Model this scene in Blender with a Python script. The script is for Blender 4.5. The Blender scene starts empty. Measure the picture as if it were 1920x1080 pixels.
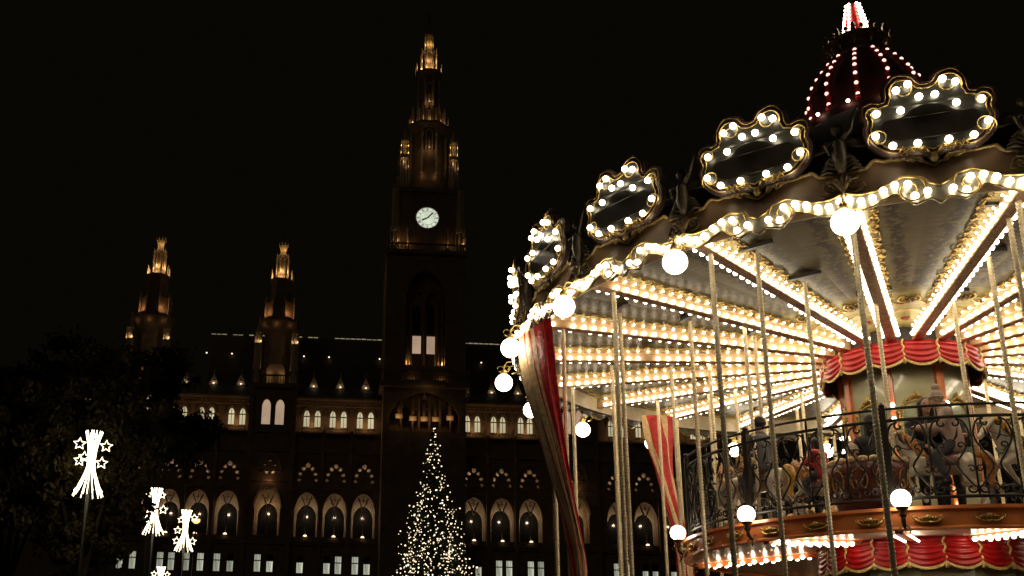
import bpy, math, random
from math import sin, cos, pi, radians, sqrt, atan2
from mathutils import Vector, Matrix
from mathutils.geometry import tessellate_polygon

S = bpy.context.scene
rnd = random.Random(7)

# ------------------------------------------------------------------ camera, sky, exposure
PITCH, ROLL, LENS_PX = 0.3088, 0.0192, 1956.25
cam_data = bpy.data.cameras.new('camera')
cam = bpy.data.objects.new('camera', cam_data)
S.collection.objects.link(cam)
S.camera = cam
cam_data.sensor_width = 36.0
cam_data.lens = LENS_PX / 1920 * 36
cam_data.shift_x = (960 - 759.42) / 1920
cam_data.shift_y = (644.69 - 540) / 1920
cam_data.clip_start = 0.1
cam_data.clip_end = 3000
_r0, _u0, _f = Vector((1, 0, 0)), Vector((0, -sin(PITCH), cos(PITCH))), Vector((0, cos(PITCH), sin(PITCH)))
_r = cos(ROLL) * _r0 + sin(ROLL) * _u0
_u = -sin(ROLL) * _r0 + cos(ROLL) * _u0
m = Matrix((_r, _u, -_f)).transposed().to_4x4()
m.translation = (0, 0, 1.6)
cam.matrix_world = m

W = bpy.data.worlds.new('World')
S.world = W
W.use_nodes = True
nt = W.node_tree
nt.nodes.clear()
out = nt.nodes.new('ShaderNodeOutputWorld')
sky = nt.nodes.new('ShaderNodeTexSky')
sky.sky_type = 'NISHITA'
sky.sun_disc = False
sky.sun_elevation = radians(-8)
sky.sun_rotation = radians(200)
b1 = nt.nodes.new('ShaderNodeBackground')
b1.inputs[1].default_value = 0.0004
b2 = nt.nodes.new('ShaderNodeBackground')       # the even brownish glow of the city on the night sky
b2.inputs[0].default_value = (0.0027, 0.0021, 0.0012, 1)
b2.inputs[1].default_value = 1.0
ad = nt.nodes.new('ShaderNodeAddShader')
nt.links.new(sky.outputs[0], b1.inputs[0])
nt.links.new(b1.outputs[0], ad.inputs[0])
nt.links.new(b2.outputs[0], ad.inputs[1])
nt.links.new(ad.outputs[0], out.inputs[0])

sun = bpy.data.lights.new('facade_fill_sun', 'SUN')     # faint warm sun, added to lift the dark facade
sun.energy = 0.032
sun.angle = radians(25)
sun.color = (1.0, 0.76, 0.52)
sun_o = bpy.data.objects.new('facade_fill_sun', sun)
S.collection.objects.link(sun_o)
sun_o.rotation_euler = (radians(58), 0, radians(-28))

S.view_settings.view_transform = 'Standard'
S.view_settings.look = 'None'
S.view_settings.exposure = 0.0
S.view_settings.gamma = 1.0
S.view_settings.use_curve_mapping = False
S.render.engine = 'CYCLES'
S.cycles.use_denoising = True
S.cycles.max_bounces = 6
S.cycles.diffuse_bounces = 3
S.cycles.glossy_bounces = 3
S.cycles.transmission_bounces = 3
S.cycles.sample_clamp_indirect = 6.0
S.cycles.caustics_reflective = False
S.cycles.caustics_refractive = False

BULB = 15.0       # radiance of the small bulbs
GLOBE = 14.0      # radiance of the globe lamps

# ------------------------------------------------------------------ materials
def pmat(name, col, rough=0.5, metal=0.0, var=0.25, scale=8.0, bump=0.0, emit=None, estr=0.0, coat=0.0):
    mt = bpy.data.materials.new(name)
    mt.use_nodes = True
    n = mt.node_tree
    p = n.nodes['Principled BSDF']
    p.inputs['Roughness'].default_value = rough
    p.inputs['Metallic'].default_value = metal
    p.inputs['Coat Weight'].default_value = coat
    tc = n.nodes.new('ShaderNodeTexCoord')
    nz = n.nodes.new('ShaderNodeTexNoise')
    nz.inputs['Scale'].default_value = scale
    nz.inputs['Detail'].default_value = 5
    n.links.new(tc.outputs['Object'], nz.inputs['Vector'])
    rp = n.nodes.new('ShaderNodeValToRGB')
    rp.color_ramp.elements[0].position = 0.3
    rp.color_ramp.elements[1].position = 0.7
    rp.color_ramp.elements[0].color = [c * (1 - var) for c in col] + [1]
    rp.color_ramp.elements[1].color = [min(1, c * (1 + var * 0.6)) for c in col] + [1]
    n.links.new(nz.outputs['Fac'], rp.inputs[0])
    n.links.new(rp.outputs[0], p.inputs['Base Color'])
    if bump:
        bp = n.nodes.new('ShaderNodeBump')
        bp.inputs['Strength'].default_value = bump
        bp.inputs['Distance'].default_value = 0.02
        n.links.new(nz.outputs['Fac'], bp.inputs['Height'])
        n.links.new(bp.outputs[0], p.inputs['Normal'])
    if emit:
        p.inputs['Emission Color'].default_value = list(emit) + [1]
        p.inputs['Emission Strength'].default_value = estr
    return mt

def emat(name, col, st):
    mt = bpy.data.materials.new(name)
    mt.use_nodes = True
    n = mt.node_tree
    n.nodes.clear()
    o = n.nodes.new('ShaderNodeOutputMaterial')
    e = n.nodes.new('ShaderNodeEmission')
    e.inputs[0].default_value = list(col) + [1]
    e.inputs[1].default_value = st
    n.links.new(e.outputs[0], o.inputs[0])
    return mt

def curtain_glow(name, col, st, sx, lo=0.55, spread=0.7):
    """a lit window with a drawn curtain: emission broken into soft vertical folds"""
    mt = emat(name, col, st)
    n = mt.node_tree
    e = [x for x in n.nodes if x.type == 'EMISSION'][0]
    tc = n.nodes.new('ShaderNodeTexCoord')
    mp = n.nodes.new('ShaderNodeMapping')
    mp.inputs['Scale'].default_value = (sx, sx, 0.35)
    nz = n.nodes.new('ShaderNodeTexNoise')
    nz.inputs['Scale'].default_value = 1.0
    nz.inputs['Detail'].default_value = 3
    mr = n.nodes.new('ShaderNodeMapRange')
    mr.inputs['From Min'].default_value = 0.3
    mr.inputs['From Max'].default_value = 0.7
    mr.inputs['To Min'].default_value = lo * st
    mr.inputs['To Max'].default_value = 1.15 * st
    n.links.new(tc.outputs['Object'], mp.inputs[0])
    n.links.new(mp.outputs[0], nz.inputs['Vector'])
    n.links.new(nz.outputs['Fac'], mr.inputs[0])
    oi = n.nodes.new('ShaderNodeObjectInfo')         # every room burns a little differently
    m2 = n.nodes.new('ShaderNodeMapRange')
    m2.inputs['To Min'].default_value = spread
    m2.inputs['To Max'].default_value = 1.12
    mu = n.nodes.new('ShaderNodeMath')
    mu.operation = 'MULTIPLY'
    n.links.new(oi.outputs['Random'], m2.inputs[0])
    n.links.new(mr.outputs[0], mu.inputs[0])
    n.links.new(m2.outputs[0], mu.inputs[1])
    n.links.new(mu.outputs[0], e.inputs[1])
    return mt

WARM = (1.0, 0.80, 0.50)
M = {}
M['bulb'] = emat('warm_bulb_glass', (1.0, 0.85, 0.60), BULB)
M['globe'] = emat('opal_globe_glass', (1.0, 0.86, 0.64), GLOBE)
M['dome_bulb'] = emat('dome_bulb_glass', (1.0, 0.55, 0.42), 2.4)
M['tube'] = emat('white_light_tube', (1.0, 0.88, 0.7), 22.0)
M['string'] = emat('string_light_glass', (1.0, 0.77, 0.48), 3.0)
M['star'] = emat('star_light_rope', (1.0, 0.83, 0.52), 7.0)
M['lamp'] = emat('flood_lamp_glass', (1.0, 0.72, 0.42), 2.5)
M['ridge'] = emat('glowing_cresting', (0.9, 0.70, 0.40), 0.34)  # lit gilded cresting on the ridges, its light put in as glow
M['street'] = emat('orange_lamp_glass', (1.0, 0.5, 0.15), 2.5)
M['cream'] = pmat('cream_paint', (0.62, 0.55, 0.40), 0.35, var=0.12, coat=0.2)
M['cove'] = pmat('beige_painted_cove', (0.36, 0.225, 0.12), 0.45, var=0.25, scale=4)
M['ribbon'] = pmat('glossy_ribbon_paint', (0.13, 0.118, 0.085), 0.2, var=0.2, coat=0.5)
M['gold'] = pmat('gilded_carving', (0.55, 0.38, 0.13), 0.33, metal=0.85, var=0.35, scale=30, bump=0.3)
M['trimgold'] = pmat('bright_gilded_trim', (0.70, 0.50, 0.20), 0.4, metal=0.4, var=0.25, scale=20)
M['carving'] = pmat('dark_carving', (0.07, 0.05, 0.025), 0.45, metal=0.3, var=0.5, scale=25, bump=0.4)
M['old_gold'] = pmat('dark_gilded_carving', (0.20, 0.14, 0.06), 0.4, metal=0.6, var=0.5, scale=25, bump=0.4)
M['brass'] = pmat('twisted_brass', (0.82, 0.70, 0.46), 0.36, metal=0.2, var=0.2, scale=14)
M['redbrown'] = pmat('red_brown_frame_paint', (0.085, 0.042, 0.03), 0.5, var=0.35, scale=6)
M['mirror'] = pmat('aged_mirror_glass', (0.035, 0.035, 0.028), 0.33, metal=0.3, var=0.35, scale=5)
M['darkglass'] = pmat('dark_painted_oval', (0.02, 0.016, 0.011), 0.3, metal=0.3, var=0.5, scale=5)
M['orange'] = pmat('orange_lacquer', (0.58, 0.39, 0.22), 0.22, var=0.15, scale=5, coat=0.4)
M['postorange'] = pmat('orange_post_lacquer', (0.62, 0.16, 0.045), 0.28, var=0.2, scale=5, coat=0.3)
M['deckorange'] = pmat('chestnut_orange_lacquer', (0.80, 0.25, 0.075), 0.3, var=0.2, scale=3, coat=0.4)
M['crank'] = pmat('black_iron', (0.02, 0.018, 0.016), 0.5, var=0.3)
M['iron'] = pmat('wrought_iron', (0.022, 0.018, 0.014), 0.42, metal=0.3, var=0.4, scale=30)
M['red'] = pmat('red_satin', (0.36, 0.006, 0.007), 0.32, var=0.25, scale=9)
M['ribred'] = pmat('bright_red_rib', (0.62, 0.02, 0.02), 0.5, var=0.2)
M['redflower'] = pmat('dull_red_flower', (0.22, 0.04, 0.025), 0.5, var=0.4, scale=30)
M['redcloth'] = pmat('red_vinyl_cloth', (0.60, 0.022, 0.026), 0.48, var=0.4, scale=13, bump=1.0)
M['creamcloth'] = pmat('cream_cloth', (0.80, 0.56, 0.30), 0.5, var=0.25, scale=12, bump=0.9)
M['fringe'] = pmat('gold_fringe', (0.62, 0.46, 0.16), 0.55, var=0.35, scale=40, bump=0.4)
M['canvas'] = pmat('dark_red_canvas', (0.03, 0.011, 0.008), 0.95, var=0.4, scale=3)
M['domecloth'] = pmat('dome_red_panel', (0.07, 0.006, 0.006), 0.7, var=0.3, scale=5)
M['wood'] = pmat('dark_varnished_wood', (0.12, 0.05, 0.025), 0.35, var=0.5, scale=9, coat=0.3)
M['stone'] = pmat('darkened_sandstone', (0.23, 0.165, 0.11), 0.85, var=0.3, scale=0.8, bump=0.4)  # dirty sandstone, darkened further so spilled lamplight shows less
M['palestone'] = pmat('pale_floodlit_stone', (0.44, 0.36, 0.26), 0.85, var=0.22, scale=1.3, bump=0.3)  # paler copy for the floodlit pieces, part of the light in the colour
M['slate'] = pmat('roof_slate', (0.05, 0.045, 0.04), 0.7, var=0.35, scale=2)
M['glass'] = pmat('dark_window_glass', (0.012, 0.012, 0.012), 0.15, var=0.2)
M['win'] = curtain_glow('lit_window', (1.0, 0.86, 0.52), 0.64, 1.1, 0.7, 0.78)
M['lowwin'] = curtain_glow('lit_curtained_window', (0.80, 0.82, 0.62), 0.70, 5.0, 0.25, 0.55)
M['blind'] = curtain_glow('lit_window_blind', (0.74, 0.50, 0.34), 0.55, 0.5, 0.85, 0.95)
M['winframe'] = pmat('dark_window_frame', (0.04, 0.03, 0.02), 0.5)
M['clock'] = curtain_glow('clock_opal_face', (0.80, 0.88, 0.68), 0.72, 0.6, 0.8, 1.1)
M['black'] = pmat('black_paint', (0.012, 0.012, 0.012), 0.5)
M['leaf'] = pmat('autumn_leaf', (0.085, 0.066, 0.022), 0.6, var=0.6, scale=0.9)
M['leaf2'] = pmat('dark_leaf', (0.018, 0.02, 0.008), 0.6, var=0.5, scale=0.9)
M['needle'] = pmat('fir_needles', (0.02, 0.035, 0.014), 0.7, var=0.5, scale=1.2)
M['bark'] = pmat('bark', (0.06, 0.045, 0.03), 0.9, var=0.4, scale=12, bump=0.6)
M['post'] = pmat('dark_metal_post', (0.05, 0.05, 0.048), 0.45, metal=0.5)
M['skin'] = pmat('skin', (0.52, 0.31, 0.22), 0.5, var=0.08)
M['hairdark'] = pmat('dark_hair', (0.018, 0.012, 0.009), 0.45, var=0.5, scale=40)
M['coatdark'] = pmat('black_coat', (0.018, 0.018, 0.022), 0.75, var=0.3)
M['coatpink'] = pmat('dusty_pink_coat', (0.46, 0.32, 0.27), 0.7, var=0.15, bump=0.3)
M['coatred'] = pmat('red_jacket', (0.38, 0.03, 0.03), 0.6, var=0.2)
M['coatgrey'] = pmat('grey_jacket', (0.10, 0.10, 0.11), 0.7, var=0.2)
M['knit'] = pmat('pale_knit_hat', (0.46, 0.36, 0.30), 0.85, var=0.2, scale=60, bump=0.5)
M['knitgrey'] = pmat('grey_knit_hat', (0.42, 0.38, 0.33), 0.85, var=0.2, scale=60, bump=0.5)
M['trouser'] = pmat('dark_grey_trousers', (0.05, 0.05, 0.06), 0.75, var=0.2)
M['shoe'] = pmat('black_shoe', (0.015, 0.012, 0.012), 0.4)
M['horse'] = pmat('cream_horse_lacquer', (0.62, 0.54, 0.42), 0.22, var=0.12, scale=3, coat=0.5)
M['mane'] = pmat('golden_brown_mane', (0.46, 0.20, 0.045), 0.3, var=0.55, scale=14, bump=0.6, coat=0.3)
M['manegold'] = pmat('golden_mane', (0.62, 0.34, 0.06), 0.3, var=0.5, scale=14, bump=0.6, coat=0.3)
M['saddle'] = pmat('painted_saddle', (0.62, 0.47, 0.20), 0.3, var=0.3, scale=12, coat=0.4)
M['blanket'] = pmat('painted_saddle_blanket', (0.20, 0.05, 0.04), 0.35, var=0.5, scale=10, coat=0.4)
M['teal'] = pmat('teal_glass_jewels', (0.05, 0.22, 0.24), 0.15, var=0.3, coat=0.6)
M['sage'] = pmat('sage_panel_paint', (0.46, 0.44, 0.27), 0.22, var=0.15, scale=3, coat=0.5)
M['colmirror'] = pmat('greenish_column_mirror', (0.42, 0.50, 0.42), 0.1, metal=0.7, var=0.15)
M['plat'] = pmat('platform_boards', (0.16, 0.09, 0.05), 0.5, var=0.4)

# the ground: dark setts, wet-looking in places
M['ground'] = pmat('plaza_setts', (0.06, 0.055, 0.05), 0.55, var=0.4, scale=0.7, bump=0.4)

def beam_bottom_mat():
    mt = pmat('painted_beam_underside', (0.46, 0.23, 0.15), 0.35, var=0.2, scale=6)
    n = mt.node_tree
    p = n.nodes['Principled BSDF']
    tc = n.nodes.new('ShaderNodeTexCoord')
    v = n.nodes.new('ShaderNodeTexVoronoi')
    v.feature = 'DISTANCE_TO_EDGE'
    v.inputs['Scale'].default_value = 17
    nz = n.nodes.new('ShaderNodeTexNoise')
    nz.inputs['Scale'].default_value = 9
    mx0 = n.nodes.new('ShaderNodeMixRGB')
    mx0.inputs[0].default_value = 0.25
    n.links.new(tc.outputs['Object'], nz.inputs['Vector'])
    n.links.new(tc.outputs['Object'], mx0.inputs[1])
    n.links.new(nz.outputs['Color'], mx0.inputs[2])
    n.links.new(mx0.outputs[0], v.inputs['Vector'])
    r = n.nodes.new('ShaderNodeValToRGB')
    r.color_ramp.elements[0].position = 0.05
    r.color_ramp.elements[0].color = (1, 1, 1, 1)
    r.color_ramp.elements[1].position = 0.10
    r.color_ramp.elements[1].color = (0, 0, 0, 1)
    n.links.new(v.outputs['Distance'], r.inputs[0])
    mx = n.nodes.new('ShaderNodeMixRGB')
    mx.inputs[2].default_value = (0.70, 0.50, 0.34, 1)
    old = p.inputs['Base Color'].links[0].from_socket
    n.links.new(old, mx.inputs[1])
    n.links.new(r.outputs[0], mx.inputs[0])
    n.links.new(mx.outputs[0], p.inputs['Base Color'])
    return mt
M['beambottom'] = beam_bottom_mat()

def ceiling_mat():
    """painted ceiling: cream-green margin, grey-brown field with a garland of brown-red flowers round it"""
    mt = bpy.data.materials.new('painted_ceiling')
    mt.use_nodes = True
    n = mt.node_tree
    L = n.links.new
    p = n.nodes['Principled BSDF']
    p.inputs['Roughness'].default_value = 0.36
    p.inputs['Specular IOR Level'].default_value = 0.22
    tc = n.nodes.new('ShaderNodeTexCoord')
    sx = n.nodes.new('ShaderNodeSeparateXYZ')
    L(tc.outputs['Object'], sx.inputs[0])
    def mth(op, a, b=None, c=None):
        k = n.nodes.new('ShaderNodeMath')
        k.operation = op
        for i, v in enumerate((a, b, c)):
            if v is None: continue
            if isinstance(v, (int, float)): k.inputs[i].default_value = v
            else: L(v, k.inputs[i])
        return k.outputs[0]
    x, y = sx.outputs[0], sx.outputs[1]
    # the panel straddles the local x axis, half width tan(9 deg) * x
    v = mth('ABSOLUTE', mth('DIVIDE', y, mth('MULTIPLY', x, math.tan(radians(9)))))
    d_side = mth('MULTIPLY', mth('SUBTRACT', 0.80, v), mth('MULTIPLY', x, math.tan(radians(9))))
    d_in = mth('SUBTRACT', x, 2.55)
    d_out = mth('SUBTRACT', 5.75, x)
    nz = n.nodes.new('ShaderNodeTexNoise')
    nz.inputs['Scale'].default_value = 3.2
    nz.inputs['Detail'].default_value = 3
    L(tc.outputs['Object'], nz.inputs['Vector'])
    wob = mth('MULTIPLY', mth('SUBTRACT', nz.outputs['Fac'], 0.5), 0.22)
    d = mth('ADD', mth('MINIMUM', d_side, mth('MINIMUM', d_in, d_out)), wob)   # metres inside the field's edge
    field = n.nodes.new('ShaderNodeMapRange')
    field.interpolation_type = 'SMOOTHSTEP'
    field.inputs['From Min'].default_value = -0.03
    field.inputs['From Max'].default_value = 0.06
    L(d, field.inputs[0])
    fl = n.nodes.new('ShaderNodeTexNoise')
    fl.inputs['Scale'].default_value = 11
    fl.inputs['Detail'].default_value = 6
    fl.inputs['Roughness'].default_value = 0.7
    L(tc.outputs['Object'], fl.inputs['Vector'])
    band = n.nodes.new('ShaderNodeMapRange')
    band.interpolation_type = 'SMOOTHSTEP'
    band.inputs['From Min'].default_value = 0.20
    band.inputs['From Max'].default_value = 0.02
    L(mth('ABSOLUTE', mth('SUBTRACT', d, 0.27)), band.inputs[0])
    flm = n.nodes.new('ShaderNodeMapRange')
    flm.inputs['From Min'].default_value = 0.455
    flm.inputs['From Max'].default_value = 0.50
    L(mth('MULTIPLY', fl.outputs['Fac'], mth('ADD', 0.80, mth('MULTIPLY', band.outputs[0], 0.25))), flm.inputs[0])
    gar = mth('MULTIPLY', flm.outputs[0], band.outputs[0])
    c0 = n.nodes.new('ShaderNodeMixRGB')
    c0.inputs[1].default_value = (0.32, 0.285, 0.13, 1)
    c0.inputs[2].default_value = (0.105, 0.092, 0.043, 1)
    L(field.outputs[0], c0.inputs[0])
    c1 = n.nodes.new('ShaderNodeMixRGB')
    c1.inputs[2].default_value = (0.012, 0.0055, 0.003, 1)
    L(gar, c1.inputs[0])
    L(c0.outputs[0], c1.inputs[1])
    st = n.nodes.new('ShaderNodeTexNoise')          # faint brush streaks
    st.inputs['Scale'].default_value = 6
    mp = n.nodes.new('ShaderNodeMapping')
    mp.inputs['Scale'].default_value = (6, 0.6, 1)
    L(tc.outputs['Object'], mp.inputs[0])
    L(mp.outputs[0], st.inputs['Vector'])
    c2 = n.nodes.new('ShaderNodeMixRGB')
    c2.blend_type = 'MULTIPLY'
    c2.inputs[0].default_value = 0.85
    L(c1.outputs[0], c2.inputs[1])
    L(st.outputs['Fac'], c2.inputs[2])
    c3 = n.nodes.new('ShaderNodeMixRGB')
    c3.blend_type = 'MULTIPLY'
    c3.inputs[0].default_value = 1
    c3.inputs[2].default_value = (1.65, 1.65, 1.6, 1)
    L(c2.outputs[0], c3.inputs[1])
    L(c3.outputs[0], p.inputs['Base Color'])
    bp = n.nodes.new('ShaderNodeBump')
    bp.inputs['Strength'].default_value = 0.12
    bp.inputs['Distance'].default_value = 0.02
    L(nz.outputs['Fac'], bp.inputs['Height'])
    L(bp.outputs[0], p.inputs['Normal'])
    return mt
M['ceiling'] = ceiling_mat()

# ------------------------------------------------------------------ mesh building
def _ico(sub):
    t = (1 + sqrt(5)) / 2
    vs = [Vector(v).normalized() for v in ((-1, t, 0), (1, t, 0), (-1, -t, 0), (1, -t, 0), (0, -1, t), (0, 1, t), (0, -1, -t), (0, 1, -t), (t, 0, -1), (t, 0, 1), (-t, 0, -1), (-t, 0, 1))]
    fs = [(0, 11, 5), (0, 5, 1), (0, 1, 7), (0, 7, 10), (0, 10, 11), (1, 5, 9), (5, 11, 4), (11, 10, 2), (10, 7, 6), (7, 1, 8), (3, 9, 4), (3, 4, 2), (3, 2, 6), (3, 6, 8), (3, 8, 9), (4, 9, 5), (2, 4, 11), (6, 2, 10), (8, 6, 7), (9, 8, 1)]
    for _ in range(sub):
        cache, nf = {}, []
        def mid(a, b):
            k = (min(a, b), max(a, b))
            if k not in cache:
                cache[k] = len(vs)
                vs.append(((vs[a] + vs[b]) / 2).normalized())
            return cache[k]
        for a, b, c in fs:
            x, y, z = mid(a, b), mid(b, c), mid(c, a)
            nf += [(a, x, z), (b, y, x), (c, z, y), (x, y, z)]
        fs = nf
    return [tuple(v) for v in vs], fs
ICO = [_ico(0), _ico(1), _ico(2), _ico(3)]

class MB:
    def __init__(s):
        s.v, s.f, s.mi = [], [], []
        s.cur = 0
    def face(s, *i):
        s.f.append(tuple(i)); s.mi.append(s.cur)
    def add(s, vs, fs):
        o = len(s.v)
        s.v += [tuple(v) for v in vs]
        for f in fs:
            s.f.append(tuple(i + o for i in f)); s.mi.append(s.cur)
    def sphere(s, c, r, sub=1, sc=(1, 1, 1)):
        vs, fs = ICO[sub]
        s.add([(c[0] + v[0] * r * sc[0], c[1] + v[1] * r * sc[1], c[2] + v[2] * r * sc[2]) for v in vs], fs)
    def box(s, x0, x1, y0, y1, z0, z1):
        s.add([(x0, y0, z0), (x1, y0, z0), (x1, y1, z0), (x0, y1, z0), (x0, y0, z1), (x1, y0, z1), (x1, y1, z1), (x0, y1, z1)],
              [(3, 2, 1, 0), (4, 5, 6, 7), (0, 1, 5, 4), (1, 2, 6, 5), (2, 3, 7, 6), (3, 0, 4, 7)])
    def grid(s, fn, nu, nv, close=False):
        """fn(i, j) -> point, i in 0..nu, j in 0..nv"""
        o = len(s.v)
        cu = nu if close else nu + 1
        for j in range(nv + 1):
            for i in range(cu):
                s.v.append(tuple(fn(i, j)))
        for j in range(nv):
            for i in range(nu):
                a, b = i, (i + 1) % cu
                s.face(o + j * cu + a, o + j * cu + b, o + (j + 1) * cu + b, o + (j + 1) * cu + a)
    def lathe(s, prof, n=24, c=(0, 0), caps=True):
        s.grid(lambda i, j: (c[0] + prof[j][0] * cos(2 * pi * i / n), c[1] + prof[j][0] * sin(2 * pi * i / n), prof[j][1]), n, len(prof) - 1, True)
        if caps:
            o = len(s.v) - n * len(prof)
            s.face(*[o + i for i in reversed(range(n))])
            o2 = len(s.v) - n
            s.face(*[o2 + i for i in range(n)])
    def tube(s, path, r, n=6, closed=False, caps=True):
        P = [Vector(p) for p in path]
        N = len(P)
        rs = r if isinstance(r, (list, tuple)) else [r] * N
        up = None
        o = len(s.v)
        for i in range(N):
            if closed: t = P[(i + 1) % N] - P[i - 1]
            else: t = P[min(i + 1, N - 1)] - P[max(i - 1, 0)]
            if t.length < 1e-9: t = Vector((0, 0, 1))
            t.normalize()
            if up is None:
                up = t.orthogonal().normalized()
            up = (up - t * up.dot(t))
            up = up.normalized() if up.length > 1e-6 else t.orthogonal().normalized()
            w = t.cross(up)
            for k in range(n):
                a = 2 * pi * k / n
                s.v.append(tuple(P[i] + (up * cos(a) + w * sin(a)) * rs[i]))
        for i in range(N if closed else N - 1):
            for k in range(n):
                a, b = o + i * n, o + ((i + 1) % N) * n
                s.face(a + k, a + (k + 1) % n, b + (k + 1) % n, b + k)
        if caps and not closed:
            s.face(*[o + k for k in reversed(range(n))])
            s.face(*[o + (N - 1) * n + k for k in range(n)])
    def capsule(s, a, b, ra, rb, n=10):
        a, b = Vector(a), Vector(b)
        d = b - a
        L = max(d.length, 1e-6)
        d.normalize()
        pts, rr = [], []
        for k in range(4):
            t = k / 4 * pi / 2
            pts.append(a - d * ra * cos(t)); rr.append(max(ra * sin(t), ra * 0.05))
        pts.append(a); rr.append(ra)
        pts.append(b); rr.append(rb)
        for k in range(1, 5):
            t = k / 4 * pi / 2
            pts.append(b + d * rb * sin(t)); rr.append(max(rb * cos(t), rb * 0.05))
        s.tube(pts, rr, n)
    def poly(s, pts, fn, depth_fn=None, hole=()):
        """flat polygon (with holes) in 2-D mapped by fn; with depth_fn also its back and rims"""
        rings = [list(pts)] + [list(h) for h in hole]
        tri = tessellate_polygon([[Vector((p[0], p[1], 0)) for p in r] for r in rings])
        flat = [p for r in rings for p in r]
        s.add([fn(*p) for p in flat], tri)
        if depth_fn:
            s.add([depth_fn(*p) for p in flat], [t[::-1] for t in tri])
            for r in rings:
                k = len(r)
                s.add([fn(*p) for p in r] + [depth_fn(*p) for p in r], [(i, (i + 1) % k, k + (i + 1) % k, k + i) for i in range(k)])
    def mesh(s, name, mats, smooth=False):
        me = bpy.data.meshes.new(name)
        me.from_pydata(s.v, [], s.f)
        if not isinstance(mats, (list, tuple)): mats = [mats]
        for q in mats: me.materials.append(q)
        if len(mats) > 1: me.polygons.foreach_set('material_index', s.mi)
        if smooth: me.polygons.foreach_set('use_smooth', [True] * len(me.polygons))
        me.update()
        return me
    def build(s, name, mats, parent=None, smooth=False, loc=(0, 0, 0), rot=(0, 0, 0)):
        return link(name, s.mesh(name, mats, smooth), parent, loc, rot)

def fixn(o):
    """consistent outward normals"""
    import bmesh
    bm = bmesh.new()
    bm.from_mesh(o.data)
    bmesh.ops.recalc_face_normals(bm, faces=bm.faces)
    bm.to_mesh(o.data)
    bm.free()
    return o

def link(name, me, parent=None, loc=(0, 0, 0), rot=(0, 0, 0)):
    o = bpy.data.objects.new(name, me)
    S.collection.objects.link(o)
    o.location = loc
    o.rotation_euler = rot
    if parent: o.parent = parent
    return o

def tag(o, label=None, cat=None, group=None, kind=None):
    if label: o['label'] = label
    if cat: o['category'] = cat
    if group: o['group'] = group
    if kind: o['kind'] = kind
    return o

def empty(name, loc=(0, 0, 0), rz=0.0):
    o = bpy.data.objects.new(name, None)
    S.collection.objects.link(o)
    o.location = loc
    o.rotation_euler = (0, 0, rz)
    o.empty_display_size = 0.2
    return o

def lerp(pts, x):
    if x <= pts[0][0]: return pts[0][1]
    for (a, b), (c, d) in zip(pts, pts[1:]):
        if x <= c:
            t = (x - a) / (c - a)
            t = t * t * (3 - 2 * t)
            return b + (d - b) * t
    return pts[-1][1]

def catmull(pts, n=6, closed=False):
    P = [Vector(p) for p in pts]
    N = len(P)
    o = []
    for i in range(N if closed else N - 1):
        p0 = P[(i - 1) % N] if closed or i > 0 else P[i]
        p1, p2 = P[i], P[(i + 1) % N]
        p3 = P[(i + 2) % N] if closed or i + 2 < N else p2
        for k in range(n):
            t = k / n
            o.append(0.5 * ((2 * p1) + (p2 - p0) * t + (2 * p0 - 5 * p1 + 4 * p2 - p3) * t * t + (3 * p1 - p0 - 3 * p2 + p3) * t ** 3))
    if not closed: o.append(P[-1])
    return o

# ================================================================== SETTING
g = MB()
g.add([(-700, -300, 0), (900, -300, 0), (900, 1100, 0), (-700, 1100, 0)], [(0, 1, 2, 3)])
tag(g.build('ground', M['ground']), kind='structure')

# ================================================================== TOWN HALL
D0, YAW = 145.0, 0.0583
HALL = empty('town_hall', (0.0203 * D0, D0, 0), YAW)
tag(HALL, 'dark Gothic town hall with lit spires, clock tower and rows of pointed windows', 'town hall')

def fp(u, z, Y=0.0):
    """a point seen at (u, z) on the main front, carried to the depth Y behind (+) or before (-) that front"""
    k = (144.6 + Y) / 144.6
    return (-11.4 + (u + 11.4) * k, Y, 1.6 + (z - 1.6) * k)

def arch(c, hw, z0, zs, zt, n=7):
    """pointed arch outline, counter-clockwise from lower left going right"""
    pts = [(c - hw, z0), (c + hw, z0), (c + hw, zs)]
    for i in range(1, n):
        t = i / n
        pts.append((c + hw * cos(t * pi / 2) ** 0.85 * (1 - 0.06 * sin(t * pi)), zs + (zt - zs) * (sin(t * pi / 2) * 0.75 + t * 0.25)))
    pts.append((c, zt))
    for i in range(n - 1, 0, -1):
        t = i / n
        pts.append((c - hw * cos(t * pi / 2) ** 0.85 * (1 - 0.06 * sin(t * pi)), zs + (zt - zs) * (sin(t * pi / 2) * 0.75 + t * 0.25)))
    pts.append((c - hw, zs))
    return pts
def disc(c, z, r, n=12):
    return [(c + r * cos(2 * pi * i / n), z + r * sin(2 * pi * i / n)) for i in range(n)]
def rect(a, b, z0, z1):
    return [(a, z0), (b, z0), (b, z1), (a, z1)]

def light(name, loc, power, col=(1, 0.60, 0.26), r=0.12, parent=HALL):
    l = bpy.data.lights.new(name, 'POINT')
    l.energy = power
    l.color = col
    l.shadow_soft_size = r
    o = bpy.data.objects.new(name, l)
    S.collection.objects.link(o)
    o.location = loc
    o.parent = parent
    return o

shared = {}
def share(key, fn):
    if key not in shared: shared[key] = fn()
    return shared[key]

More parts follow.
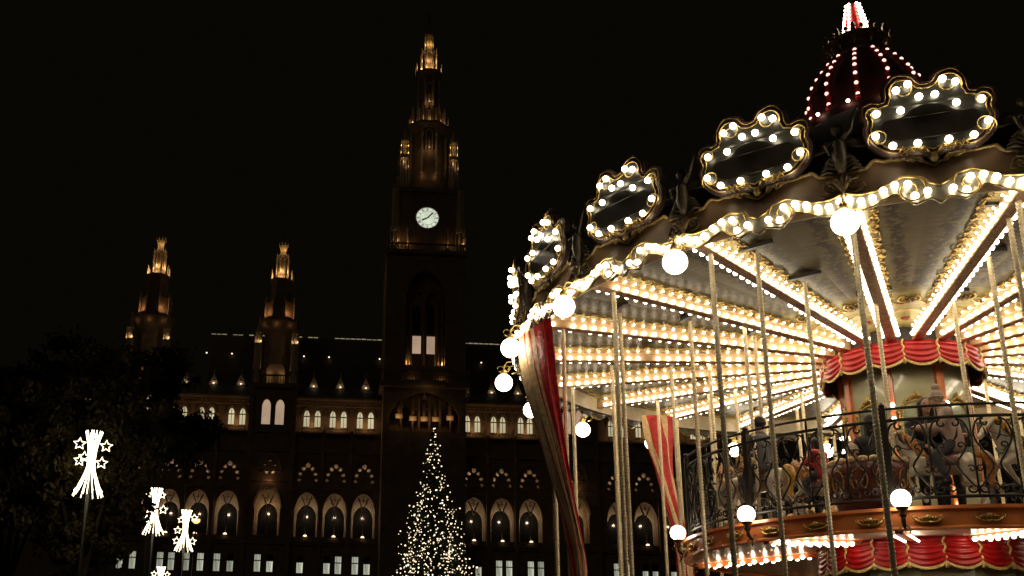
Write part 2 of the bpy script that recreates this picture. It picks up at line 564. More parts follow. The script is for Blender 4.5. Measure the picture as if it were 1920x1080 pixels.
def upper_window(c, Y=0.0, z0=35.0, z1=37.45, hw=0.43):
    """lit pointed window: pane, frame with mullion and transom"""
    def mk():
        a = MB()
        a.poly(arch(0, hw, 0, (z1 - z0) * 0.62, z1 - z0), lambda x, z: (x, 0, z))
        return a.mesh('pane', M['win'])
    def fr():
        a = MB()
        h = z1 - z0
        a.box(-0.035, 0.035, -0.06, 0.03, 0, h * 0.97)
        a.box(-hw, hw, -0.06, 0.03, h * 0.60, h * 0.66)
        a.box(-hw, hw, -0.05, 0.02, 0.0, 0.06)
        out_ = arch(0, hw + 0.09, -0.05, h * 0.62, h + 0.12)
        a.poly(out_, lambda x, z: (x, -0.10, z), lambda x, z: (x, 0.0, z), [arch(0, hw - 0.02, 0.02, h * 0.62, h - 0.03)])
        return a.mesh('window_frame', M['winframe'])
    w = link('window', share(('uwf', hw, z1 - z0), fr), HALL, (c, Y + 0.30, z0))
    link('pane', share(('uw', hw, z1 - z0), mk), w, (0, 0.05, 0))
    # hood mould over it
    hd = link('hood_mould', share(('hood', hw), lambda: _hood(hw, z1 - z0)), HALL, (c, Y, z0))
    return w
def _hood(hw, h):
    a = MB()
    pts = arch(0, hw + 0.28, h * 0.55, h * 0.62, h + 0.38)
    inn = arch(0, hw + 0.12, h * 0.5, h * 0.62, h + 0.16)
    ring_o = [p for p in pts[2:]]
    ring_i = [p for p in inn[2:]]
    o3 = [(p[0], -0.16, p[1]) for p in ring_o]
    i3 = [(p[0], -0.10, p[1]) for p in ring_i]
    k = len(o3)
    a.add(o3 + i3, [(i, i + 1, k + i + 1, k + i) for i in range(k - 1)])
    a.add(o3 + [(p[0], 0.02, p[2]) for p in o3], [(i + 1, i, k + i, k + i + 1) for i in range(k - 1)])
    return a.mesh('hood_mould', M['stone'])

def balustrade(u0, u1, z0, z1, Y, name='balustrade', step=0.42):
    a = MB()
    a.box(u0, u1, Y - 0.16, Y + 0.12, z1 - 0.14, z1)
    a.box(u0, u1, Y - 0.16, Y + 0.12, z0, z0 + 0.12)
    n = max(1, int((u1 - u0) / step))
    for i in range(n + 1):
        x = u0 + (u1 - u0) * i / n
        a.box(x - 0.07, x + 0.07, Y - 0.09, Y + 0.05, z0 + 0.12, z1 - 0.14)
    return a.build(name, M['stone'], HALL)

def low_window(c, Y=0.0, z0=14.72, z1=17.05, hw=0.42):
    def fr():
        a = MB()
        h = z1 - z0
        a.poly(rect(-hw - 0.1, hw + 0.1, -0.1, h + 0.1), lambda x, z: (x, -0.08, z), lambda x, z: (x, 0.05, z), [rect(-hw, hw, 0, h)])
        a.box(-hw, hw, -0.05, 0.04, h * 0.60, h * 0.66)
        return a.mesh('window_frame', M['winframe'])
    def pn():
        a = MB()
        h = z1 - z0
        a.poly(rect(-hw, hw, 0, h * (0.6 if half else 1)), lambda x, z: (x, 0, z))
        if half: a.cur = 1; a.poly(rect(-hw, hw, h * 0.6, h), lambda x, z: (x, 0, z))
        return a.mesh('pane', [M['lowwin'], M['glass']])
    half = int(abs(c) * 7.3) % 5 < 2
    w = link('window', share(('lwf', hw), fr), HALL, (c, Y + 0.28, z0))
    link('pane', share(('lw', hw, half), pn), w, (0, 0.05, 0))

def cornice(u0, u1, z0, z1, Y):
    a = MB()
    prof = [(0.0, z0), (-0.18, z0 + 0.1), (-0.2, z0 + 0.35), (-0.45, z0 + 0.5), (-0.5, z0 + 0.8), (-0.75, z1 - 0.25), (-0.8, z1), (0.2, z1)]
    for (y0, a0), (y1, a1) in zip(prof, prof[1:]):
        a.add([(u0, Y + y0, a0), (u1, Y + y0, a0), (u1, Y + y1, a1), (u0, Y + y1, a1)], [(0, 1, 2, 3)])
    n = int((u1 - u0) / 0.55)
    for i in range(n):
        x = u0 + (i + 0.5) * (u1 - u0) / n
        a.box(x - 0.12, x + 0.12, Y - 0.44, Y - 0.02, z0 + 0.12, z0 + 0.48)
    return a.build('cornice', M['stone'], HALL)

def arch_fittings(c, Y=0.0, hw=1.62, lamp=True, power=115):
    """inner wall with its own arch, Y tracery, dark glass and the lamp at the foot"""
    a = MB()
    a.poly(arch(c, hw + 0.5, 19.2, 23.2, 26.2), lambda u, z: (u, Y + 1.25, z), None, [arch(c, 1.36, 19.6, 22.5, 24.15)])
    hole = arch(c, 1.36, 19.6, 22.5, 24.15)
    k = len(hole)
    a.add([(u, Y + 1.25, z) for u, z in hole] + [(u, Y + 1.6, z) for u, z in hole], [(i, (i + 1) % k, k + (i + 1) % k, k + i) for i in range(k)])
    a.build('arch_recess', M['palestone'], HALL)
    b = MB()
    b.poly(arch(c, 1.48, 19.4, 22.5, 24.35), lambda u, z: (u, Y + 1.62, z))
    b.build('arch_window', M['glass'], HALL)
    t = MB()
    t.tube([(c, Y + 0.2, 19.6), (c, Y + 0.2, 23.4)], 0.07, 6)
    for s in (-1, 1):
        t.tube([(c, Y + 0.2, 23.3), (c + s * 0.28, Y + 0.2, 24.1), (c + s * 0.72, Y + 0.2, 25.15)], 0.10, 6)
    t.tube([(c - 0.4, Y + 0.2, 24.75), (c + 0.4, Y + 0.2, 24.75)], 0.06, 5)
    t.tube([(c, Y + 0.2, 24.4), (c, Y + 0.2, 25.3)], 0.06, 5)
    t.build('tracery', M['stone'], HALL)
    bl = MB()
    for i in range(9):
        x = c - 1.4 + 2.8 * i / 8
        bl.box(x - 0.06, x + 0.06, Y - 0.35, Y - 0.25, 19.0, 19.45)
    bl.box(c - 1.5, c + 1.5, Y - 0.4, Y - 0.2, 19.45, 19.58)
    bl.box(c - 1.5, c + 1.5, Y - 0.4, Y - 0.2, 18.9, 19.0)
    bl.box(c - 1.5, c + 1.5, Y - 0.4, Y + 1.2, 18.78, 18.9)
    bl.build('arch_balcony', M['stone'], HALL)
    if lamp:
        l = MB()
        l.lathe([(0.05, 19.60), (0.28, 19.64), (0.16, 19.78), (0.05, 19.82)], 10, (c, Y - 0.28))
        l.build('flood_lamp', M['lamp'], HALL)
        light('arch_light', (c, Y + 0.25, 22.7), power, (1, 0.72, 0.46))

def rose_fittings(c, Y=0.0, power=28):
    """open gallery behind the pierced roundels of the upper arch"""
    a = MB()
    a.add([(c - 1.9, Y + 1.6, 26.4), (c + 1.9, Y + 1.6, 26.4), (c + 1.9, Y + 1.2, 30.3), (c - 1.9, Y + 1.2, 30.3)], [(0, 1, 2, 3)])
    a.build('gallery_vault', M['palestone'], HALL)
    light('gallery_light', (c, Y + 0.75, 28.6), power, (1, 0.70, 0.46), 0.1)
    h = MB()
    o_ = arch(c, 1.62, 26.4, 28.2, 30.35)[2:]
    i_ = arch(c, 1.45, 26.4, 28.2, 30.1)[2:]
    k = len(o_)
    h.add([(u, Y - 0.14, z) for u, z in o_] + [(u, Y - 0.06, z) for u, z in i_] + [(u, Y, z) for u, z in o_],
          [(i, i + 1, k + i + 1, k + i) for i in range(k - 1)] + [(i + 1, i, 2 * k + i, 2 * k + i + 1) for i in range(k - 1)])
    h.build('arch_mould', M['stone'], HALL)

ROSE = [(0, 29.45, 0.34), (-0.62, 29.0, 0.26), (0.62, 29.0, 0.26), (-1.05, 28.25, 0.26), (1.05, 28.25, 0.26), (-1.2, 27.4, 0.24), (1.2, 27.4, 0.24)]
def wing(u0, u1, Y, arches, pairs, lows, name='wall'):
    holes = []
    for c in arches:
        holes.append(arch(c, 1.62, 19.6, 23.2, 25.7))
        for dx, z, r in ROSE: holes.append(disc(c + dx, z, r, 8))
    for c in pairs: holes.append(arch(c, 0.45, 35.0, 36.52, 37.47))
    for c in lows: holes.append(rect(c - 0.43, c + 0.43, 14.71, 17.06))
    a = MB()
    a.poly(rect(u0, u1, 0, 39.3), lambda u, z: (u, Y, z), None, holes)
    for h in holes:
        k = len(h)
        dep = 1.25 if max(p[1] for p in h) < 26 and len(h) > 6 else 0.35
        a.add([(u, Y, z) for u, z in h] + [(u, Y + dep, z) for u, z in h], [(i, (i + 1) % k, k + (i + 1) % k, k + i) for i in range(k)])
    a.build(name, M['stone'], HALL)
    cornice(u0, u1, 37.9, 39.1, Y)
    for z in (18.4, 26.1, 31.2, 33.8):         # string courses
        s = MB()
        s.box(u0, u1, Y - 0.22, Y + 0.002, z, z + 0.3)
        s.build('string_course', M['stone'], HALL)
    for c in pairs: upper_window(c, Y)
    for c in lows: low_window(c, Y)
    for c in arches:
        arch_fittings(c, Y)
        rose_fittings(c, Y)
    cs = sorted(arches)                        # buttress strips between the bays
    for p, q in zip(cs, cs[1:]):
        x = (p + q) / 2
        pil = MB()
        pil.box(x - 0.22, x + 0.22, Y - 0.35, Y + 0.002, 0, 33.6)
        pil.lathe([(0.26, 33.6), (0.22, 34.6), (0.02, 35.6)], 6, (x, Y - 0.1))
        pil.build('buttress', M['stone'], HALL)
    for c in sorted(set(round((p + q) / 2, 2) for p, q in zip(sorted(pairs)[::2], sorted(pairs)[1::2]))):
        balustrade(c - 1.35, c + 1.35, 34.1, 34.75, Y - 0.6)
        sh = MB()
        sh.box(c - 1.5, c + 1.5, Y - 0.8, Y + 0.002, 33.95, 34.1)
        sh.build('balcony_slab', M['stone'], HALL)
        light('facade_light', (c, Y - 1.0, 35.3), 34, (1, 0.58, 0.25), 0.08)

A_L = [-16.15, -12.25, -8.3]
wing(-18.2, -5.6, 0, A_L, [-16.7, -15.15, -13.0, -11.45, -9.15, -7.6], [-16.7, -13.05, -11.5, -9.2, -7.6])
A_R = [7.1, 11.05, 15.05, 18.9]
wing(5.4, 18.5, 0, A_R[:3], [6.2, 7.65, 10.0, 11.3, 13.9, 15.2, 17.2], [7.75, 10.6, 12.0, 15.0, 16.4])
wing(-37.2, -24.6, 0, [-35.0, -31.05, -27.0], [-35.4, -33.9, -31.5, -30.1, -27.3, -25.75], [-35.5, -34.0, -32.0, -30.1, -27.9, -26.1])
wing(25.0, 50.0, 0, [27.5, 31.4, 35.4, 39.4], [27, 28.5, 31, 32.4, 35, 36.4, 39, 40.4], [27.0, 28.4, 31.0, 32.4, 35, 36.4])

# roofs with glowing ridge cresting, dormers and small lamps
def roof(u0, u1, z0, zr, Y0, Yr):
    a = MB()
    p = [fp(u0, z0, 0), fp(u1, z0, 0)]
    r = [fp(u0, zr, Yr), fp(u1, zr, Yr)]
    x0, x1 = p[0][0], p[1][0]
    a.add([(x0, Y0, z0), (x1, Y0, z0), r[1], r[0]], [(0, 1, 2, 3)])
    a.add([r[0], r[1], (x1, 2 * Yr, z0), (x0, 2 * Yr, z0)], [(0, 1, 2, 3)])
    o = a.build('roof', M['slate'], HALL)
    for i in range(14):
        pass
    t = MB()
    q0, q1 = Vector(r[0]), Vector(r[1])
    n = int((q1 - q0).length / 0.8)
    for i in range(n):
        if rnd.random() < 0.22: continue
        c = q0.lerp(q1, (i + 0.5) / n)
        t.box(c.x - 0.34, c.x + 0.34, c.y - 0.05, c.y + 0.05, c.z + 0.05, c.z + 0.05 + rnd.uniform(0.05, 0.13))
    t.build('glowing_cresting', M['ridge'], HALL)
    return o
roof(-31.0, -5.5, 39.1, 48.15, 0.3, 8.5)
roof(5.5, 50.0, 39.1, 48.15, 0.3, 8.5)

def dormer(u, z=41.3):
    """small A-shaped gable on the roof with a lamp at its foot"""
    Y = 1.6
    c = fp(u, z, Y)
    def mk():
        a = MB()
        for s in (-1, 1):
            a.tube([(s * 0.62, 0, -0.55), (0, 0, 1.0)], 0.11, 5)
        a.tube([(-0.4, 0, 0.0), (0.4, 0, 0.0)], 0.09, 5)
        a.tube([(0, 0, 1.0), (0, 0, 2.0)], [0.1, 0.02], 5)
        a.add([(-0.6, 0.05, -0.6), (0.6, 0.05, -0.6), (0, 0.05, 1.0), (0, 2.2, 1.0), (-0.6, 1.2, -0.6), (0.6, 1.2, -0.6)], [(0, 2, 3, 4), (1, 5, 3, 2), (0, 1, 2)])
        return a.mesh('dormer', M['palestone'])
    o = link('dormer', share('dormer', mk), HALL, c)
    l = MB()
    l.sphere((0, -0.12, -0.42), 0.10, 1, (1.4, 1, 0.8))
    l2 = share('dormer_lamp', lambda: l.mesh('dormer_lamp', M['lamp']))
    link('dormer_lamp', l2, o)
    light('dormer_light', (c[0], c[1] - 0.35, c[2] - 0.35), 1.6, (1, 0.8, 0.55), 0.05)
for u in (-34.0, -30.1, -26.25, -15.9, -12.1, -8.45, 5.9, 9.7, 13.5): dormer(u)
for u in (-31.4, -27.8, -17.5, -13.9, -6.6, 8.2):
    c = fp(u, 45.3, 5.5)
    l = share('roof_lamp', lambda: (lambda q: (q.sphere((0, 0, 0), 0.11, 1), q.mesh('roof_lamp', M['lamp']))[1])(MB()))
    link('roof_lamp', l, HALL, (c[0], c[1] - 0.2, c[2]))

# ---- side towers
def ngon_prof(prof, n, rot=0.0, c=(0, 0)):
    a = MB()
    a.grid(lambda i, j: (c[0] + prof[j][0] * cos(rot + 2 * pi * i / n), c[1] + prof[j][0] * sin(rot + 2 * pi * i / n), prof[j][1]), n, len(prof) - 1, True)
    return a

def pinnacle(b, x, y, z0, z1, r):
    b.lathe([(r, z0), (r, z0 + (z1 - z0) * 0.35), (r * 1.35, z0 + (z1 - z0) * 0.38), (r * 0.9, z0 + (z1 - z0) * 0.45), (0.02, z1)], 6, (x, y))

class Pieces:
    """every lathed piece becomes a part of its own; alike ones share their mesh"""
    def __init__(s, name, mat, parent): s.n, s.m, s.p = name, mat, parent
    def lathe(s, prof, n=6, c=(0, 0)):
        z0 = prof[0][1]
        loc = [(r, round(z - z0, 3)) for r, z in prof]
        def mk():
            a = MB(); a.lathe(loc, n)
            return a.mesh(s.n, s.m)
        return link(s.n, share((s.n, n, tuple(loc)), mk), s.p, (c[0], c[1], z0))

def side_tower(u, lit_base=True):
    cx, cy = u, 2.2
    T = link('side_tower', None, HALL)
    a = MB()
    holes = [arch(cx - 0.95, 0.62, 35.0, 37.7, 38.7), arch(cx + 0.95, 0.62, 35.0, 37.7, 38.7), arch(cx, 1.75, 19.6, 23.4, 26.3),
             rect(cx - 1.35, cx - 0.52, 14.71, 17.0), rect(cx + 0.32, cx + 1.15, 14.71, 17.0)]
    for dx, z, r in ((0, 30.0, 0.3), (-0.7, 29.3, 0.22), (0.7, 29.3, 0.22), (-0.45, 28.3, 0.3), (0.45, 28.3, 0.3), (-1.15, 28.4, 0.2), (1.15, 28.4, 0.2)):
        holes.append(disc(cx + dx, z, r, 8))
    a.poly(rect(cx - 3.15, cx + 3.15, 0, 40.9), lambda x, z: (x, -0.7, z), None, holes)
    for h in holes:
        k = len(h)
        a.add([(x, -0.7, z) for x, z in h] + [(x, 0.5, z) for x, z in h], [(i, (i + 1) % k, k + (i + 1) % k, k + i) for i in range(k)])
    for sx in (-3.15, 3.15):
        a.add([(cx + sx, -0.7, 0), (cx + sx, 5.2, 0), (cx + sx, 5.2, 40.9), (cx + sx, -0.7, 40.9)], [(0, 1, 2, 3)])
    a.box(cx - 3.4, cx + 3.4, -1.05, 5.3, 40.3, 40.9)
    a.box(cx - 3.3, cx - 2.7, -1.0, -0.702, 0, 40.28)
    a.box(cx + 2.7, cx + 3.3, -1.0, -0.702, 0, 40.28)
    for z in (18.4, 26.9, 31.2, 33.8): a.box(cx - 2.698, cx + 2.698, -0.95, -0.702, z, z + 0.3)
    a.build('tower_base', M['stone'], T)
    for s in (-1, 1):
        p = MB()
        p.poly(arch(cx + s * 0.95, 0.62, 35.0, 37.7, 38.7), lambda x, z: (x, -0.25, z))
        p.build('blind_window', M['blind'], T)
    for c in (cx - 0.93, cx + 0.73):
        low_window(c, -0.75)
    arch_fittings(cx, -0.5, 1.75, lamp=False)
    light('arch_light', (cx, -0.25, 22.9), 130, (1, 0.64, 0.34))
    rose_fittings(cx, -0.5, 26)
    o_ = arch(cx, 1.95, 19.6, 23.4, 26.75)[2:]
    i_ = arch(cx, 1.72, 19.6, 23.4, 26.35)[2:]
    k = len(o_)
    hm = MB()
    hm.add([(x, -1.0, z) for x, z in o_] + [(x, -0.78, z) for x, z in i_] + [(x, -0.7, z) for x, z in o_], [(i, i + 1, k + i + 1, k + i) for i in range(k - 1)] + [(i + 1, i, 2 * k + i, 2 * k + i + 1) for i in range(k - 1)])
    o_ = arch(cx, 1.7, 27.6, 28.6, 31.0)[2:]
    i_ = arch(cx, 1.45, 27.6, 28.6, 30.6)[2:]
    hm.add([(x, -1.0, z) for x, z in o_] + [(x, -0.78, z) for x, z in i_] + [(x, -0.7, z) for x, z in o_], [(i, i + 1, k + i + 1, k + i) for i in range(k - 1)] + [(i + 1, i, 2 * k + i, 2 * k + i + 1) for i in range(k - 1)])
    hm.build('arch_mould', M['stone'], T)
    light('arch_front_light', (cx, -1.5, 27.0), 10, (1, 0.55, 0.25), 0.1)
    b = MB()
    n = 16
    for i in range(n + 1):
        x = cx - 3.2 + 6.4 * i / n
        b.box(x - 0.08, x + 0.08, -1.0, -0.85, 40.9, 42.0)
    b.box(cx - 3.3, cx + 3.3, -1.05, -0.8, 42.0, 42.2)
    for s in (-1, 1):
        b.box(cx + s * 2.55 - 0.75, cx + s * 2.55 + 0.75, -1.1, -0.75, 42.2, 42.75)
    b.build('balustrade', M['stone'], T)
    gb = MB()                                   # gabled doorway on the gallery
    gb.poly([(cx - 1.3, 41), (cx + 1.3, 41), (cx + 1.3, 43.3), (cx + 0.9, 44.1), (cx - 0.9, 44.1), (cx - 1.3, 43.3)], lambda x, z: (x, 0.2, z), lambda x, z: (x, 0.6, z), [arch(cx, 0.5, 41.2, 42.5, 43.1)])
    gb.build('gallery_doorway', M['palestone'], T)
    for x in (-1.0, 1.0): light('gallery_light', (cx + x, -0.45, 42.3), 9, (1, 0.60, 0.28), 0.1)
    o8 = ngon_prof([(2.1, 40.9), (2.1, 49.0), (2.4, 49.6), (3.05, 50.6), (3.1, 51.1), (2.1, 51.2), (2.05, 52.4), (2.12, 53.9), (1.98, 54.0), (1.62, 54.1), (1.58, 57.2), (1.75, 57.4), (1.78, 57.6), (1.05, 57.7), (0.95, 58.5), (0.62, 58.6), (0.58, 61.2), (0.8, 61.5), (0.45, 62.0), (0.42, 62.3), (0.68, 63.2), (0.62, 63.3), (0.2, 63.5), (0.05, 64.5)], 8, pi / 8, (cx, cy))
    o8.build('tower_shaft', M['stone'], T)
    d = Pieces('tower_pinnacle', M['palestone'], T)   # lantern columns, arcades, pinnacles
    for i in range(8):
        t = pi / 8 + i * pi / 4
        x, y = cx + 0.92 * cos(t), cy + 0.92 * sin(t)
        d.lathe([(0.10, 58.5), (0.10, 60.7), (0.17, 60.8), (0.02, 61.9)], 6, (x, y))
        x, y = cx + 1.62 * cos(t), cy + 1.62 * sin(t)
        d.lathe([(0.12, 57.6), (0.12, 58.4), (0.18, 58.5), (0.03, 59.2)], 5, (x, y))
        x, y = cx + 2.25 * cos(t), cy + 2.25 * sin(t)
        d.lathe([(0.15, 51.1), (0.13, 53.6), (0.2, 53.7), (0.03, 54.8)], 5, (x, y))
        x, y = cx + 0.66 * cos(t), cy + 0.66 * sin(t)
        d.lathe([(0.07, 63.2), (0.11, 63.6), (0.02, 63.9)], 5, (x, y))
    for s in (-1, 1):
        for y in (-0.6,):
            d.lathe([(0.62, 41), (0.55, 46.6), (0.62, 46.8)], 8, (cx + s * 2.62, y))
            d.lathe([(0.32, 46.8), (0.30, 48.4)], 8, (cx + s * 2.62, y))
            for i in range(6):
                t = i * pi / 3 + 0.3
                d.lathe([(0.07, 46.8), (0.07, 48.3), (0.12, 48.4), (0.02, 49.0)], 5, (cx + s * 2.62 + 0.48 * cos(t), y + 0.48 * sin(t)))
            d.lathe([(0.40, 48.4), (0.42, 48.6), (0.03, 51.0)], 8, (cx + s * 2.62, y))
    st = MB()                                   # small standing figure on the tip
    st.lathe([(0.13, 64.3), (0.10, 64.9), (0.14, 65.2), (0.05, 65.4), (0.08, 65.5), (0.02, 65.7)], 6, (cx, cy))
    st.build('tower_figure', M['old_gold'], T)
    for i in (-2, -1, 0, 1, 2):                 # floodlights standing on the ledges, viewer's half
        t = -pi / 2 - 0.07 + i * pi / 4
        light('tower_light', (cx + 1.35 * cos(t), cy + 1.35 * sin(t), 57.95), 32, (1, 0.66, 0.30), 0.08)
        light('tower_light', (cx + 0.85 * cos(t), cy + 0.85 * sin(t), 59.0), 26, (1, 0.58, 0.24), 0.08)
    for i in (-1, 0.2, 1):
        t = -pi / 2 - 0.07 + i * pi / 3
        light('tower_light', (cx + 0.85 * cos(t), cy + 0.85 * sin(t), 62.4), 18, (1, 0.62, 0.22), 0.08)
    for i in (-1.25, 1.2):
        t = -pi / 2 - 0.07 + i * pi / 5
        light('tower_light', (cx + 2.5 * cos(t), cy + 2.5 * sin(t), 52.0), 22, (1, 0.50, 0.20), 0.1)
    for i in (-1, 0, 1):
        t = -pi / 2 - 0.07 + i * pi / 4
        light('tower_light', (cx + 3.0 * cos(t), cy + 2.75 * sin(t), 49.9), 1.6, (1, 0.55, 0.25), 0.1)
    for s in (-1, 1):
        for q in (-0.4, 0.4):
            light('turret_light', (cx + s * 2.62 + q * 0.8, -1.02, 47.1), 8, (1, 0.68, 0.34), 0.06)
    return T
side_tower(-21.45)
side_tower(-39.75)
side_tower(21.4)

# ---- the great clock tower
CT = link('clock_tower', None, HALL)
ux, hT = -0.2, 5.4
a = MB()
yF = -5.4
kF = (144.6 + yF) / 144.6
def tp(u, z, Y=yF): return fp(u, z, Y)
holes = [arch(0, 2.9, 44.6, 55.0, 59.6), arch(0, 5.0, 34.8, 37.0, 40.6)]
a.poly(rect(-5.9, 5.95, 0, 62.0), lambda u, z: tp(u, z), None, holes)
for h in holes:
    k = len(h)
    a.add([tp(u, z) for u, z in h] + [(tp(u, z)[0], yF + 1.5, tp(u, z)[2]) for u, z in h], [(i, (i + 1) % k, k + (i + 1) % k, k + i) for i in range(k)])
xl, xr, zt_ = tp(-5.9, 0)[0], tp(5.95, 0)[0], tp(0, 62.0)[2]
for x in (xl, xr):
    a.add([(x, yF, 0), (x, 5.4, 0), (x, 5.4, zt_), (x, yF, zt_)], [(0, 1, 2, 3)])
a.build('tower_wall', M['stone'], CT)
bk = MB()                                       # back of the tall recess, pierced by the lit blinds and dark lancets
h2 = [rect(-1.78, -0.5, 46.85, 49.65), rect(0.33, 1.57, 46.85, 49.65), arch(-1.15, 0.5, 49.95, 53.6, 54.5), arch(0.95, 0.5, 49.95, 53.6, 54.5)]
bk.poly(rect(-3.3, 3.3, 44.4, 60.2), lambda u, z: (tp(u, z)[0], yF + 1.5, tp(u, z)[2]), None, h2)
for h in h2:
    k = len(h)
    bk.add([(tp(u, z)[0], yF + 1.5, tp(u, z)[2]) for u, z in h] + [(tp(u, z)[0], yF + 1.8, tp(u, z)[2]) for u, z in h], [(i, (i + 1) % k, k + (i + 1) % k, k + i) for i in range(k)])
bk.build('recess_wall', M['stone'], CT)
for i, h in enumerate(h2):
    w = MB()
    w.poly(h, lambda u, z: (tp(u, z)[0], yF + 1.78, tp(u, z)[2]))
    w.build('blind_window' if i < 2 else 'lancet_window', M['blind'] if i < 2 else M['glass'], CT)
t = MB()
for u in (-2.75, -2.1, -0.08, 1.9, 2.6):
    p, q = tp(u, 44.6), tp(u, 54.5)
    t.tube([(p[0], yF + 1.0, p[2]), (q[0], yF + 1.0, q[2])], 0.16, 6)
for s in (-1.2, 1.1):
    t.tube([tuple(Vector(tp(s + 1.1 * cos(v), 54.9 + 2.2 * sin(v))) + Vector((0, 0.9, 0))) for v in [i * pi / 8 for i in range(9)]], 0.14, 5)
    t.tube([tuple(Vector(tp(s + 0.6 * cos(v), 57.0 + 0.6 * sin(v))) + Vector((0, 0.9, 0))) for v in [i * pi / 6 for i in range(12)]], 0.12, 5, True)
t.build('tracery', M['stone'], CT)
for s in (-2.95, 2.95):
    p = tp(s * 0.95, 44.9)
    light('recess_light', (p[0] + (0.25 if s > 0 else -0.25) * -1, yF + 0.75, p[2] + 0.3), 20, (1, 0.55, 0.22), 0.08)
lg = MB()                                       # loggia with statues between columns
lg.poly(rect(-5.2, 5.2, 34.0, 41.0), lambda u, z: (tp(u, z)[0], yF + 1.6, tp(u, z)[2]))
for u in (-3.3, -1.65, 0.0 - 0.75, 0.75, 2.3, 3.8):
    p, q = tp(u, 34.9), tp(u, 39.6)
    lg.tube([(p[0], yF + 0.3, p[2]), (q[0], yF + 0.3, q[2])], 0.17, 6)
lg.tube([(tp(0.02, 34.9)[0], yF + 0.3, tp(0, 39.6)[2]), (tp(0.02, 34.9)[0], yF + 0.3, tp(0, 40.7)[2])], [0.5, 0.02], 6)
lg.build('loggia', M['stone'], CT)
for u, zt in ((-3.6, 37.35), (-1.6, 37.05), (0.0, 37.05), (1.65, 37.05), (3.7, 37.3)):
    p = tp(u, 36.3)
    q = MB()
    q.box(p[0] - 0.5, p[0] + 0.5, yF + 0.1, yF + 0.9, tp(0, zt - 0.7)[2], tp(0, zt)[2])
    q.build('statue_plinth', M['palestone'], CT)
    q = MB()
    zb = tp(0, zt)[2]
    q.lathe([(0.34, zb), (0.26, zb + 0.9), (0.36, zb + 1.5), (0.12, zb + 1.75), (0.18, zb + 2.0), (0.03, zb + 2.2)], 8, (p[0], yF + 0.55))
    q.tube([(p[0] + 0.1, yF + 0.4, zb + 1.4), (p[0] + 0.5, yF + 0.2, zb + 1.0)], 0.1, 5)
    q.build('statue', M['stone'], CT, True)
    light('statue_light', (p[0] - 0.1, yF - 0.35, tp(0, zt - 0.5)[2]), 9, (1, 0.55, 0.24), 0.06)
bc = MB()                                       # gallery above the loggia
zz = tp(0, 43.0)[2]
bc.box(xl - 0.5, xr + 0.5, yF - 0.8, 6.0, tp(0, 41.2)[2], tp(0, 42.0)[2])
bc.box(tp(-2.9, 0)[0], tp(2.9, 0)[0], yF - 1.3, yF - 0.802, tp(0, 41.3)[2], tp(0, 42.1)[2])
n = 34
for i in range(n + 1):
    x = xl - 0.4 + (xr - xl + 0.8) * i / n
    bc.box(x - 0.07, x + 0.07, yF - 0.75, yF - 0.6, tp(0, 42.0)[2], tp(0, 43.5)[2])
bc.box(xl - 0.5, xr + 0.5, yF - 0.8, yF - 0.55, tp(0, 43.5)[2], tp(0, 43.8)[2])
bc.build('gallery', M['stone'], CT)
for x in (-2.0, 2.0): light('gallery_light', (ux + x, yF - 0.3, tp(0, 42.3)[2]), 5, (1, 0.6, 0.3), 0.1)
light('gallery_light', (ux, yF - 1.6, tp(0, 40.4)[2]), 7, (1, 0.6, 0.3), 0.1)

# clock storey
g1 = MB()
zA, zB = tp(0, 62.0)[2], fp(0, 72.2, -4.6)[2]
g1.box(xl - 0.25, xr + 0.25, yF - 0.45, 5.7, zA, zA + 0.5)
g1.box(ux - 4.7, ux + 4.7, -4.7, 4.7, zA + 0.5, zB)
g1.box(ux - 5.0, ux + 5.0, -5.0, 5.0, zB, zB + 0.6)
g1.build('clock_storey', M['stone'], CT)
nb = MB()
for i in range(27):
    x = xl - 0.1 + (xr - xl + 0.2) * i / 26
    nb.box(x - 0.06, x + 0.06, yF - 0.35, yF - 0.2, zA + 0.5, zA + 1.4)
nb.box(xl - 0.2, xr + 0.2, yF - 0.4, yF - 0.15, zA + 1.4, zA + 1.6)
nb.build('balustrade', M['stone'], CT)
for s in (-1, 1):                               # corner turrets with lit niches
    q = MB()
    cx = ux + s * 4.75
    q.lathe([(0.35, zA + 0.5), (0.35, zA + 3.6), (0.7, zA + 3.7), (0.75, zA + 4.2), (0.6, zA + 4.4), (0.5, zB + 0.3)], 8, (cx, -4.9))
    for i in range(6):
        v = i * pi / 3
        q.lathe([(0.09, zA + 0.5), (0.09, zA + 3.6)], 5, (cx + 0.68 * cos(v), -4.9 + 0.68 * sin(v)))
    q.build('corner_turret', M['palestone'], CT)
    q = MB()
    q.lathe([(0.16, zA + 1.2), (0.16, zA + 3.9), (0.24, zA + 4.0), (0.02, zA + 4.6)], 6, (ux + s * 2.95, -5.0))
    q.build('niche_column', M['palestone'], CT)
    light('turret_light', (cx - 0.35, -5.75, zA + 1.5), 13, (1, 0.55, 0.20), 0.08)
    light('turret_light', (cx + 0.5, -5.75, zA + 1.9), 11, (1, 0.55, 0.20), 0.08)
    light('turret_light', (ux + s * 2.95, -5.45, zA + 1.7), 6, (1, 0.55, 0.22), 0.06)
cc = fp(0.08, 67.95, -4.75)
R = 1.68
cf = MB()
cf.lathe([(R, 0), (R, 0.06), (0.001, 0.0601)], 40)
clock = cf.build('clock_face', M['clock'], CT, False, cc, (pi / 2, 0, 0))
num = MB()
